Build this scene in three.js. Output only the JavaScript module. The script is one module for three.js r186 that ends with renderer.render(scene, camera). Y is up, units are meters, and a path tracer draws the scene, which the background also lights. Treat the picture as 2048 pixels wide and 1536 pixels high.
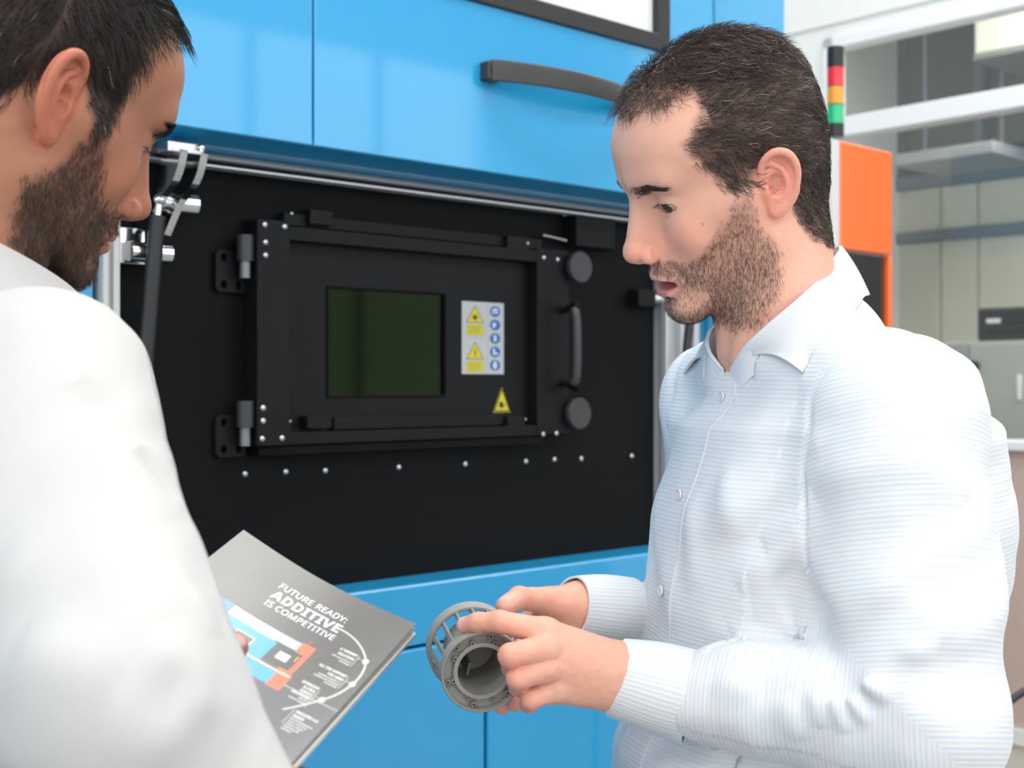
import * as THREE from 'three';
import { mergeGeometries } from 'three/addons/utils/BufferGeometryUtils.js';
import { RoundedBoxGeometry } from 'three/addons/geometries/RoundedBoxGeometry.js';
import { ImprovedNoise } from 'three/addons/math/ImprovedNoise.js';
import { RectAreaLightUniformsLib } from 'three/addons/lights/RectAreaLightUniformsLib.js';

// ---------------------------------------------------------------- camera, sky, exposure
const EYE = 1.43, FOC = 2540;                       // eye height in metres, focal length in pixels of the 2048 x 1536 frame
const scene = new THREE.Scene();
const camera = new THREE.PerspectiveCamera(2 * Math.atan(768 / FOC) * 180 / Math.PI, 4 / 3, 0.05, 120);
camera.position.set(0, EYE, 0);
camera.focus = 1.16; camera.userData.fStop = 7.5;
const renderer = new THREE.WebGLRenderer({ antialias: true });
renderer.toneMapping = THREE.LinearToneMapping;
renderer.toneMappingExposure = 1.05;
renderer.shadowMap.enabled = true;
scene.background = new THREE.Color(0.86, 0.93, 1.0).multiplyScalar(1.6);   // bright overcast sky outside the hall's windows
RectAreaLightUniformsLib.init();
const DAY = 1.0, LAMP = 13, LAMP_SEEN = 3;            // brightness of the windows, of the ceiling panels, and of what the eye sees of a panel

// ---------------------------------------------------------------- helpers
const V = (x, y, z) => new THREE.Vector3(x, y, z);
const rad = (d) => d * Math.PI / 180;
const clamp = (x, a = 0, b = 1) => Math.min(b, Math.max(a, x));
const sstep = (a, b, x) => { const t = clamp((x - a) / (b - a)); return t * t * (3 - 2 * t); };
const lerp = (a, b, t) => a + (b - a) * t;
function rng(seed) { let s = seed | 0; return () => { s = (s + 0x6d2b79f5) | 0; let t = Math.imul(s ^ (s >>> 15), 1 | s); t = (t + Math.imul(t ^ (t >>> 7), 61 | t)) ^ t; return ((t ^ (t >>> 14)) >>> 0) / 4294967296; }; }
const IN = new ImprovedNoise();
const noise = (x, y, z) => IN.noise(x + 37.3, y + 11.7, z + 71.9);
const fbm = (x, y, z, o = 3) => { let a = 0, w = 1, t = 0; for (let i = 0; i < o; i++) { a += w * noise(x, y, z); t += w; w *= 0.5; x *= 2.03; y *= 2.01; z *= 2.05; } return a / t; };
// pixel of the photograph + distance along the lens axis -> place in metres
const P = (px, py, Z) => V((px - 1024) / FOC * Z, EYE + (768 - py) / FOC * Z, -Z);

const taken = new Map();
const numbered = (n) => { const k = taken.get(n) || 0; taken.set(n, k + 1); return k ? n + '_' + String(k).padStart(3, '0') : n; };
function mesh(name, geo, mat, parent = scene) {
  const m = new THREE.Mesh(Array.isArray(geo) ? mergeGeometries(geo.map((g) => { const q = g.index ? g.toNonIndexed() : g; for (const k of Object.keys(q.attributes)) if (!['position', 'normal', 'uv'].includes(k)) q.deleteAttribute(k); return q; })) : geo, mat);
  m.name = parent === scene ? numbered(name) : name; m.castShadow = m.receiveShadow = true; parent.add(m); return m;
}
function tag(o, label, category, group, kind) { if (label) o.userData.label = label; if (category) o.userData.category = category; if (group) o.userData.group = group; if (kind) o.userData.kind = kind; return o; }
function thing(name, label, category, pos = [0, 0, 0], turn = 0, group) {
  const o = new THREE.Group(); o.name = numbered(name); o.position.set(...pos); o.rotation.y = turn; scene.add(o); return tag(o, label, category, group);
}
const struct = (name, geo, mat, label, parent = scene) => { const m = mesh(name, geo, mat, parent); m.name = name; m.userData.kind = 'structure'; if (label) m.userData.label = label; return m; };
const box = (w, h, d, x = 0, y = 0, z = 0, r = 0) => (r ? new RoundedBoxGeometry(w, h, d, 2, Math.min(r, w / 2.01, h / 2.01, d / 2.01)) : new THREE.BoxGeometry(w, h, d)).translate(x, y, z);
const box6 = (x0, x1, y0, y1, z0, z1, r = 0) => box(Math.abs(x1 - x0), Math.abs(y1 - y0), Math.abs(z1 - z0), (x0 + x1) / 2, (y0 + y1) / 2, (z0 + z1) / 2, r);
function along(geo, a, b) {  // geometry made along +y from 0 to 1 stretched from a to b
  const d = V().subVectors(b, a), L = d.length(), q = new THREE.Quaternion().setFromUnitVectors(V(0, 1, 0), d.clone().normalize());
  return geo.scale(1, L, 1).applyQuaternion(q).translate(a.x, a.y, a.z);
}
const rod = (a, b, r, n = 16, r2 = r) => along(new THREE.CylinderGeometry(r2, r, 1, n).translate(0, 0.5, 0), a, b);
const curve = (pts) => new THREE.CatmullRomCurve3(pts);
const tube = (pts, r, n = 40, k = 10) => new THREE.TubeGeometry(curve(pts), n, r, k);
// extruded outline (2D points in x,y), thickness t along z from z0
function prism(pts, z0, t, bevel = 0, holes = []) {
  const s = new THREE.Shape(pts.map((p) => new THREE.Vector2(p[0], p[1])));
  for (const h of holes) s.holes.push(new THREE.Path(h.map((p) => new THREE.Vector2(p[0], p[1]))));
  return new THREE.ExtrudeGeometry(s, { depth: t - 2 * bevel, bevelEnabled: bevel > 0, bevelSize: bevel, bevelThickness: bevel, bevelOffset: -bevel, bevelSegments: 2, curveSegments: 16 }).translate(0, 0, z0 + bevel);
}
// procedural textures
function dataTex(n, fn, srgb = true, m = n) {
  const d = new Uint8Array(n * m * 4);
  for (let y = 0; y < m; y++) for (let x = 0; x < n; x++) { const c = fn(x / n, y / m, x, y), i = (y * n + x) * 4; d[i] = clamp(c[0]) * 255; d[i + 1] = clamp(c[1]) * 255; d[i + 2] = clamp(c[2]) * 255; d[i + 3] = 255; }
  const t = new THREE.DataTexture(d, n, m); t.wrapS = t.wrapT = THREE.RepeatWrapping; t.magFilter = THREE.LinearFilter; t.minFilter = THREE.LinearMipmapLinearFilter; t.generateMipmaps = true; t.needsUpdate = true;
  if (srgb) t.colorSpace = THREE.SRGBColorSpace; return t;
}
function tileNoise(n, cells, seed, oct = 3) {   // tileable value noise 0..1
  const r = rng(seed), lay = [];
  for (let o = 0; o < oct; o++) { const c = cells << o; lay.push([c, Float32Array.from({ length: c * c }, () => r())]); }
  return (u, v) => { let a = 0, w = 1, t = 0; for (const [c, g] of lay) { const x = u * c, y = v * c, i = Math.floor(x), j = Math.floor(y), fx = x - i, fy = y - j, sx = fx * fx * (3 - 2 * fx), sy = fy * fy * (3 - 2 * fy), q = (a, b) => g[((b % c + c) % c) * c + ((a % c + c) % c)]; a += w * lerp(lerp(q(i, j), q(i + 1, j), sx), lerp(q(i, j + 1), q(i + 1, j + 1), sx), sy); t += w; w *= 0.5; } return a / t; };
}
const rep = (t, a, b = a) => { const c = t.clone(); c.repeat.set(a, b); c.needsUpdate = true; return c; };
const std = (color, roughness = 0.5, extra = {}) => new THREE.MeshStandardMaterial({ color, roughness, ...extra });
const phys = (color, roughness = 0.5, extra = {}) => new THREE.MeshPhysicalMaterial({ color, roughness, ...extra });
const lin = (r, g, b) => new THREE.Color().setRGB(r, g, b);

// ---------------------------------------------------------------- signed distance modelling
const smin = (a, b, k) => { const h = Math.max(k - Math.abs(a - b), 0) / k; return Math.min(a, b) - h * h * k * 0.25; };
const smax = (a, b, k) => -smin(-a, -b, k);
const ell = (x, y, z, cx, cy, cz, rx, ry, rz) => { x -= cx; y -= cy; z -= cz; const a = x / rx, b = y / ry, c = z / rz, k0 = Math.sqrt(a * a + b * b + c * c), d = a / rx, e = b / ry, g = c / rz, k1 = Math.sqrt(d * d + e * e + g * g); return k1 < 1e-9 ? -Math.min(rx, ry, rz) : k0 * (k0 - 1) / k1; };
const cone = (x, y, z, ax, ay, az, ra, bx, by, bz, rb) => {  // capsule whose radius changes from ra to rb
  const dx = bx - ax, dy = by - ay, dz = bz - az, px = x - ax, py = y - ay, pz = z - az, t = clamp((px * dx + py * dy + pz * dz) / (dx * dx + dy * dy + dz * dz));
  const qx = px - dx * t, qy = py - dy * t, qz = pz - dz * t; return Math.sqrt(qx * qx + qy * qy + qz * qz) - (ra + (rb - ra) * t);
};
const bone = (p, a, ra, b, rb) => cone(p.x, p.y, p.z, a.x, a.y, a.z, ra, b.x, b.y, b.z, rb);
// naive surface nets over a box; only blocks near the surface are evaluated
function nets(f, lo, hi, h) {
  const n = [0, 1, 2].map((a) => Math.ceil((hi[a] - lo[a]) / h) + 1), [nx, ny, nz] = n, F = new Float32Array(nx * ny * nz).fill(NaN), B = 8;
  const id = (i, j, k) => i + nx * (j + ny * k), at = (i, j, k) => f(lo[0] + i * h, lo[1] + j * h, lo[2] + k * h);
  for (let bk = 0; bk < nz; bk += B) for (let bj = 0; bj < ny; bj += B) for (let bi = 0; bi < nx; bi += B) {
    if (Math.abs(at(bi + B / 2, bj + B / 2, bk + B / 2)) > B * h * 0.87 * 1.35) continue;
    for (let k = bk; k <= Math.min(bk + B, nz - 1); k++) for (let j = bj; j <= Math.min(bj + B, ny - 1); j++) for (let i = bi; i <= Math.min(bi + B, nx - 1); i++) { const q = id(i, j, k); if (F[q] !== F[q]) F[q] = at(i, j, k); }
  }
  const cell = new Int32Array(nx * ny * nz).fill(-1), pos = [], C = new Float32Array(8);
  const ED = [[0, 1], [0, 2], [0, 4], [1, 3], [1, 5], [2, 3], [2, 6], [3, 7], [4, 5], [4, 6], [5, 7], [6, 7]];
  for (let k = 0; k < nz - 1; k++) for (let j = 0; j < ny - 1; j++) for (let i = 0; i < nx - 1; i++) {
    let neg = 0, bad = false;
    for (let c = 0; c < 8; c++) { const v = F[id(i + (c & 1), j + ((c >> 1) & 1), k + (c >> 2))]; if (v !== v) { bad = true; break; } C[c] = v; if (v < 0) neg++; }
    if (bad || neg === 0 || neg === 8) continue;
    let sx = 0, sy = 0, sz = 0, m = 0;
    for (const [a, b] of ED) if ((C[a] < 0) !== (C[b] < 0)) { const t = C[a] / (C[a] - C[b]); sx += lerp(a & 1, b & 1, t); sy += lerp((a >> 1) & 1, (b >> 1) & 1, t); sz += lerp(a >> 2, b >> 2, t); m++; }
    cell[id(i, j, k)] = pos.length / 3; pos.push(lo[0] + (i + sx / m) * h, lo[1] + (j + sy / m) * h, lo[2] + (k + sz / m) * h);
  }
  const idx = [], quad = (a, b, c, d, flip) => { if (a < 0 || b < 0 || c < 0 || d < 0) return; if (flip) idx.push(a, c, b, a, d, c); else idx.push(a, b, c, a, c, d); };
  for (let k = 1; k < nz - 1; k++) for (let j = 1; j < ny - 1; j++) for (let i = 1; i < nx - 1; i++) {
    const v = F[id(i, j, k)]; if (v !== v) continue;
    const x = F[id(i + 1, j, k)], y = F[id(i, j + 1, k)], z = F[id(i, j, k + 1)];
    if (x === x && (v < 0) !== (x < 0)) quad(cell[id(i, j - 1, k - 1)], cell[id(i, j, k - 1)], cell[id(i, j, k)], cell[id(i, j - 1, k)], v >= 0);
    if (y === y && (v < 0) !== (y < 0)) quad(cell[id(i - 1, j, k - 1)], cell[id(i - 1, j, k)], cell[id(i, j, k)], cell[id(i, j, k - 1)], v >= 0);
    if (z === z && (v < 0) !== (z < 0)) quad(cell[id(i - 1, j - 1, k)], cell[id(i, j - 1, k)], cell[id(i, j, k)], cell[id(i - 1, j, k)], v >= 0);
  }
  const N = pos.length / 3, nor = new Float32Array(N * 3), p = new Float32Array(pos), e = h * 0.35;
  for (let q = 0; q < N; q++) {
    let x = p[q * 3], y = p[q * 3 + 1], z = p[q * 3 + 2], gx, gy, gz, L;
    for (let it = 0; it < 2; it++) {
      gx = f(x + e, y, z) - f(x - e, y, z); gy = f(x, y + e, z) - f(x, y - e, z); gz = f(x, y, z + e) - f(x, y, z - e); L = Math.hypot(gx, gy, gz) || 1e-9;
      if (it === 0) { const d = clamp(f(x, y, z) / (L / (2 * e)), -h * 0.6, h * 0.6); x -= gx / L * d; y -= gy / L * d; z -= gz / L * d; }
    }
    p[q * 3] = x; p[q * 3 + 1] = y; p[q * 3 + 2] = z; nor[q * 3] = gx / L; nor[q * 3 + 1] = gy / L; nor[q * 3 + 2] = gz / L;
  }
  const g = new THREE.BufferGeometry(); g.setAttribute('position', new THREE.BufferAttribute(p, 3)); g.setAttribute('normal', new THREE.BufferAttribute(nor, 3)); g.setIndex(idx); return g;
}
function paint(g, fn) { const p = g.attributes.position, n = g.attributes.normal, c = new Float32Array(p.count * 3); for (let i = 0; i < p.count; i++) { const q = fn(p.getX(i), p.getY(i), p.getZ(i), n.getX(i), n.getY(i), n.getZ(i)); c[i * 3] = q[0]; c[i * 3 + 1] = q[1]; c[i * 3 + 2] = q[2]; } g.setAttribute('color', new THREE.BufferAttribute(c, 3)); return g; }
function setUV(g, fn) { const p = g.attributes.position, u = new Float32Array(p.count * 2); for (let i = 0; i < p.count; i++) { const q = fn(p.getX(i), p.getY(i), p.getZ(i)); u[i * 2] = q[0]; u[i * 2 + 1] = q[1]; } g.setAttribute('uv', new THREE.BufferAttribute(u, 2)); return g; }
// ---------------------------------------------------------------- the hall: floor, walls with window openings, ceiling, lamps
const nzB = tileNoise(256, 6, 21, 5), nzC = tileNoise(256, 24, 33, 3);
const floorTex = dataTex(256, (u, v) => { const a = 0.52 + 0.12 * (nzB(u, v) - 0.5) + 0.10 * (nzC(u, v) - 0.5); return [a, a * 0.985, a * 0.96]; });
const wallTex = dataTex(128, (u, v) => { const a = 0.93 + 0.03 * (nzB(u, v) - 0.5); return [a, a, a * 0.99]; });
const wallMat = std(0xffffff, 0.85, { map: wallTex }), ceilMat = std(lin(0.80, 0.80, 0.79), 0.9), floorMat = phys(0xffffff, 0.35, { map: rep(floorTex, 3), clearcoat: 0.3, clearcoatRoughness: 0.3 });
const whiteAl = std(lin(0.82, 0.83, 0.84), 0.45), glassMat = phys(0xffffff, 0.02, { transmission: 1, thickness: 0, ior: 1.5 });
const D = V(0.737, 0, -0.676), Nn = V(0.676, 0, 0.737);          // along the machine's front, and out of it
const TURN = Math.asin(0.676);                                    // the hall is square with the machine
// hall axes: a along D, b along Nn, both from the camera's foot
const HALL = { a0: -4.6, a1: 7.4, b0: -3.3, b1: 4.2, h: 4.4 };
const hall = (name, geo, mat, label, kind = 'structure') => { const m = mesh(name, geo, mat); m.rotation.y = TURN; m.userData.kind = kind; if (label) m.userData.label = label; return m; };
hall('floor', box6(HALL.a0 - 0.2, HALL.a1 + 0.2, -0.2, 0, HALL.b0 - 0.2, HALL.b1 + 0.2), floorMat, 'pale grey polished concrete floor');
hall('ceiling', box6(HALL.a0 - 0.2, HALL.a1 + 0.2, HALL.h, HALL.h + 0.2, HALL.b0 - 0.2, HALL.b1 + 0.2), ceilMat, 'off-white hall ceiling');
hall('wall_back', box6(HALL.a0 - 0.2, HALL.a1 + 0.2, 0, HALL.h, HALL.b0 - 0.2, HALL.b0), wallMat, 'white plaster wall behind the machine');
hall('wall_right', box6(HALL.a1, HALL.a1 + 0.2, 0, HALL.h, HALL.b0, HALL.b1), wallMat, 'white plaster end wall beyond the glazed office');
// two walls with tall windows: behind the camera and on its left
function windowWall(name, along, fixed, c0, c1, wins, label) {   // along 'a' or 'b'
  const bx = (p, q, y0, y1, t0 = 0, t1 = 0.2) => (along === 'a' ? box6(p, q, y0, y1, fixed + t0, fixed + t1) : box6(fixed - t1, fixed - t0, y0, y1, p, q)), g = [bx(c0, c1, 0, wins.y0), bx(c0, c1, wins.y1, HALL.h)];
  let at = c0; for (const [p, q] of wins.list) { g.push(bx(at, p, wins.y0, wins.y1)); at = q; } g.push(bx(at, c1, wins.y0, wins.y1));
  hall(name, g, wallMat, label);
  wins.list.forEach(([p, q]) => {
    const n = ++windowNo, mids = [1, 2].map((k) => lerp(p, q, k / 3)), fr = [bx(p, q, wins.y0, wins.y0 + 0.06, 0.05, 0.13), bx(p, q, wins.y1 - 0.06, wins.y1, 0.05, 0.13), bx(p, p + 0.06, wins.y0, wins.y1, 0.05, 0.13), bx(q - 0.06, q, wins.y0, wins.y1, 0.05, 0.13), ...mids.map((m) => bx(m - 0.03, m + 0.03, wins.y0, wins.y1, 0.05, 0.13)), bx(p, q, wins.y1 - 0.9, wins.y1 - 0.84, 0.05, 0.13)];
    const w = hall('window_' + n, fr, whiteAl, 'white framed hall window'); w.name = 'window_' + n;
  });
}
let windowNo = 0;
windowWall('wall_front', 'a', HALL.b1, HALL.a0 - 0.2, HALL.a1 + 0.2, { y0: 0.9, y1: 3.9, list: [[-4.2, -1.0], [-0.4, 2.8], [3.4, 6.6]] }, 'white wall with large windows behind the viewer');
windowWall('wall_left', 'b', HALL.a0, HALL.b0, HALL.b1, { y0: 0.9, y1: 3.9, list: [[-2.6, 0.4], [1.0, 3.8]] }, 'white wall with large windows at the far left');
// daylight entering by the windows (sky seen through the openings)
const toHall = (a, y, b) => V(a, y, b).applyAxisAngle(V(0, 1, 0), TURN);
function daylight(a, y, b, w, h, ta, tb, power) { const l = new THREE.RectAreaLight(new THREE.Color(0.94, 0.97, 1.0), power, w, h); l.position.copy(toHall(a, y, b)); l.lookAt(toHall(a + ta, y - 0.0, b + tb)); l.name = 'window_daylight'; scene.add(l); }
for (const [p, q] of [[-4.2, -1.0], [-0.4, 2.8], [3.4, 6.6]]) daylight((p + q) / 2, 2.4, HALL.b1 + 0.22, q - p - 0.1, 2.9, 0, -1, DAY);
for (const [p, q] of [[-2.6, 0.4], [1.0, 3.8]]) daylight(HALL.a0 - 0.22, 2.4, (p + q) / 2, q - p - 0.1, 2.9, 1, 0, DAY);
// ceiling luminaires: long diffuser panels in rows
const lampBody = std(lin(0.75, 0.75, 0.75), 0.5), lampGlow = new THREE.MeshStandardMaterial({ color: 0xffffff, emissive: lin(1, 0.985, 0.96), emissiveIntensity: LAMP_SEEN, roughness: 0.8 });
for (const [a, b, where] of [[-2.0, 2.2, 'near the corner between the two window walls'], [1.0, -0.75, 'right above the two men'], [0.6, 2.2, 'before the middle window'], [3.0, 1.2, 'before the office wall on the window side'], [3.1, -1.3, 'above the orange end of the machine'], [-2.2, -0.3, 'above the left end of the machine']]) {
  const l = thing('ceiling_light', 'long white ceiling light panel ' + where, 'ceiling light', [0, 0, 0], TURN, 'light panels on the hall ceiling'), y = HALL.h - 0.25;
  const p = toHall(a, y, b); l.position.copy(p);
  mesh('housing', [box(1.9, 0.05, 0.5, 0, 0.03, 0, 0.01)], lampBody, l); mesh('diffuser', box(1.84, 0.012, 0.44, 0, 0, 0), lampGlow, l);
  for (const s of [-0.8, 0.8]) mesh('hanger', rod(V(s, 0.05, 0), V(s, 0.25, 0), 0.005, 8), lampBody, l);
  const q = new THREE.RectAreaLight(lin(1, 0.985, 0.96), LAMP, 1.84, 0.44); q.position.set(0, -0.012, 0); q.rotation.x = -Math.PI / 2; q.name = 'panel_light'; l.add(q);
}
function sheet(grid, thick, uvs) {
  const m = grid.length, n = grid[0].length, N = grid.map((row, i) => row.map((_, j) => { const a = grid[Math.min(i + 1, m - 1)][j].clone().sub(grid[Math.max(i - 1, 0)][j]), b = grid[i][Math.min(j + 1, n - 1)].clone().sub(grid[i][Math.max(j - 1, 0)]); return a.cross(b).normalize(); }));
  const p = [], no = [], uv = [], ix = [];
  let u = grid.map(() => new Array(n).fill(0)), v = grid.map(() => new Array(n).fill(0));
  for (let i = 0; i < m; i++) for (let j = 0; j < n; j++) { u[i][j] = i ? u[i - 1][j] + grid[i][j].distanceTo(grid[i - 1][j]) : 0; v[i][j] = j ? v[i][j - 1] + grid[i][j].distanceTo(grid[i][j - 1]) : 0; }
  for (const s of [1, -1]) {
    const o = p.length / 3;
    for (let i = 0; i < m; i++) for (let j = 0; j < n; j++) { const q = grid[i][j].clone().addScaledVector(N[i][j], s * thick / 2); p.push(q.x, q.y, q.z); no.push(N[i][j].x * s, N[i][j].y * s, N[i][j].z * s); if (uvs) uv.push(...uvs(i / (m - 1), j / (n - 1))); else uv.push(u[i][j], v[i][j]); }
    for (let i = 0; i < m - 1; i++) for (let j = 0; j < n - 1; j++) { const a = o + i * n + j, b = a + n, c = b + 1, d = a + 1; s > 0 ? ix.push(a, b, c, a, c, d) : ix.push(a, c, b, a, d, c); }
  }
  const edge = []; for (let j = 0; j < n; j++) edge.push([0, j]); for (let i = 1; i < m; i++) edge.push([i, n - 1]); for (let j = n - 2; j >= 0; j--) edge.push([m - 1, j]); for (let i = m - 2; i >= 0; i--) edge.push([i, 0]);
  for (let e = 0; e < edge.length - 1; e++) {
    const [a, b] = [edge[e], edge[e + 1]].map(([i, j]) => [1, -1].map((s) => grid[i][j].clone().addScaledVector(N[i][j], s * thick / 2))), o = p.length / 3, w = b[0].clone().sub(a[0]).cross(a[1].clone().sub(a[0])).normalize().negate();
    for (const q of [a[0], b[0], b[1], a[1]]) { p.push(q.x, q.y, q.z); no.push(w.x, w.y, w.z); uv.push(0, 0); }
    ix.push(o, o + 2, o + 1, o, o + 3, o + 2);
  }
  const g = new THREE.BufferGeometry(); g.setAttribute('position', new THREE.Float32BufferAttribute(p, 3)); g.setAttribute('normal', new THREE.Float32BufferAttribute(no, 3)); g.setAttribute('uv', new THREE.Float32BufferAttribute(uv, 2)); g.setIndex(ix); return g;
}
// ---------------------------------------------------------------- the blue metal-printing machine (own axes: x along its front, z out of it, y up)
const MB = 1.73;                                                  // distance of the machine's black inner front from the camera, square to it
const ray = (px, w) => { const tx = (px - 1024) / FOC, Z = (MB - w) / (0.737 - 0.676 * tx); return [tx * Z, Z]; };
const mu = (px, w = 0) => { const [x, Z] = ray(px, w); return 0.737 * x + 0.676 * Z; };
const mv = (px, py, w = 0) => EYE + (768 - py) / FOC * ray(px, w)[1];
const orangePeel = dataTex(128, (u, v) => { const q = nzC(u, v); return [q, q, q]; }, false);
const blueMat = phys(lin(0.012, 0.315, 0.610), 0.30, { clearcoat: 1, clearcoatRoughness: 0.05, bumpMap: rep(orangePeel, 4), bumpScale: 0.00006 });
const orangeMat = phys(lin(0.95, 0.155, 0.012), 0.3, { clearcoat: 1, clearcoatRoughness: 0.05 });
const blackMat = phys(lin(0.004, 0.0043, 0.0046), 0.6, { specularIntensity: 0.25 }), blackBar = phys(lin(0.0065, 0.0068, 0.0072), 0.5, { specularIntensity: 0.35 }), blackGloss = phys(lin(0.006, 0.007, 0.008), 0.08, { clearcoat: 1 });
const handleMat = std(lin(0.030, 0.028, 0.026), 0.38), chrome = std(lin(0.78, 0.78, 0.78), 0.12, { metalness: 1 }), steel = std(lin(0.62, 0.62, 0.63), 0.28, { metalness: 1 }), alu = std(lin(0.66, 0.67, 0.68), 0.42, { metalness: 0.55 });
const greyAl = std(lin(0.20, 0.21, 0.23), 0.4, { metalness: 0.4 }), paleGrey = std(lin(0.62, 0.62, 0.61), 0.5), knobMat = std(lin(0.036, 0.037, 0.04), 0.42), frameBlack = std(lin(0.012, 0.012, 0.012), 0.4);
const machine = thing('printing_machine', 'large blue metal-printing machine with raised front door and black chamber front', 'machine', toHall(0, 0, -MB).toArray(), TURN);
const part = (name, geo, mat, parent = machine, label) => { const m = mesh(name, geo, mat, parent); if (label) m.userData.label = label; return m; };
const UL = mu(240), UR = mu(1328), sillV = (mv(690, 1165.5) + mv(1290, 1088)) / 2;
// carcass: body box behind the black front, side columns
part('body', [box6(-1.5, mu(1570, 0.06), 0.02, 2.55, -1.35, -0.03, 0.01)], blueMat);
part('chamber_front', box6(UL - 0.02, UR + 0.02, sillV - 0.03, 2.2, -0.03, 0), blackMat, machine, 'matt black front wall of the build chamber');
const wF = 0.06, u205 = mu(188, 0.02);
part('side_panel', box6(-1.5, u205, 0.02, 2.55, -0.03, 0.02, 0.004), blueMat);
part('side_panel', box6(mu(1402, 0.02), mu(1428, wF), 0.02, 2.55, -0.03, 0.03, 0.004), blueMat);
part('side_panel', box6(mu(1429, wF), mu(1570, wF), 0.02, 2.55, -0.03, wF, 0.004), blueMat);
for (const [p0, p1] of [[206, 240]]) {   // aluminium profile at the left of the opening: two ribs and a groove
  const a = mu(p0, 0.03), b = mu(p1, 0.03), post = part('frame_post', [box6(a, b, sillV, 2.2, 0, 0.022), box6(a, a + (b - a) * 0.34, sillV, 2.2, 0.018, 0.032, 0.002), box6(a + (b - a) * 0.62, b, sillV, 2.2, 0.018, 0.032, 0.002)], paleGrey, machine, 'pale grey aluminium profile');
}
{ const a = mu(1330, 0.03), b = mu(1398, 0.03); part('frame_post', [box6(a, b, sillV, 2.2, 0, 0.02), box6(a, a + (b - a) * 0.2, sillV, 2.2, 0.01, 0.034, 0.002), box6(a + (b - a) * 0.42, a + (b - a) * 0.6, sillV, 2.2, 0.01, 0.034, 0.002), box6(b - (b - a) * 0.16, b, sillV, 2.2, 0.01, 0.034, 0.002)], alu, machine, 'aluminium profile at the right of the chamber'); }
// lower cabinet: sill with bevelled front, strip panel, two doors
const vF = (mv(708, 1188, wF) + mv(1292, 1106, wF)) / 2, seam = (mv(834, 1293, wF) + mv(892, 1281, wF)) / 2, uSeam = mu(973, wF), uEnd = mu(1401, wF);
part('carcass', box6(-1.49, uEnd - 0.01, 0.08, sillV - 0.012, -0.03, wF - 0.02), blackMat);
part('sill_panel', [prism([[-wF, vF - 0.003], [-wF + 0.003, vF], [0.03, sillV], [0.03, seam + 0.0025], [-wF, seam + 0.0025]].map(([a, b]) => [a, b]), 0, uEnd + 1.5, 0).rotateY(Math.PI / 2).translate(-1.5, 0, 0)], blueMat);
part('lower_door', box6(-1.5, uSeam - 0.0035, 0.12, seam - 0.0035, wF - 0.022, wF, 0.005), blueMat);
part('lower_door', box6(uSeam + 0.0035, uEnd, 0.12, seam - 0.0035, wF - 0.022, wF, 0.005), blueMat);
part('plinth', box6(-1.45, mu(1570, wF) - 0.02, 0, 0.12, -1.3, 0.02), blackMat);
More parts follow.
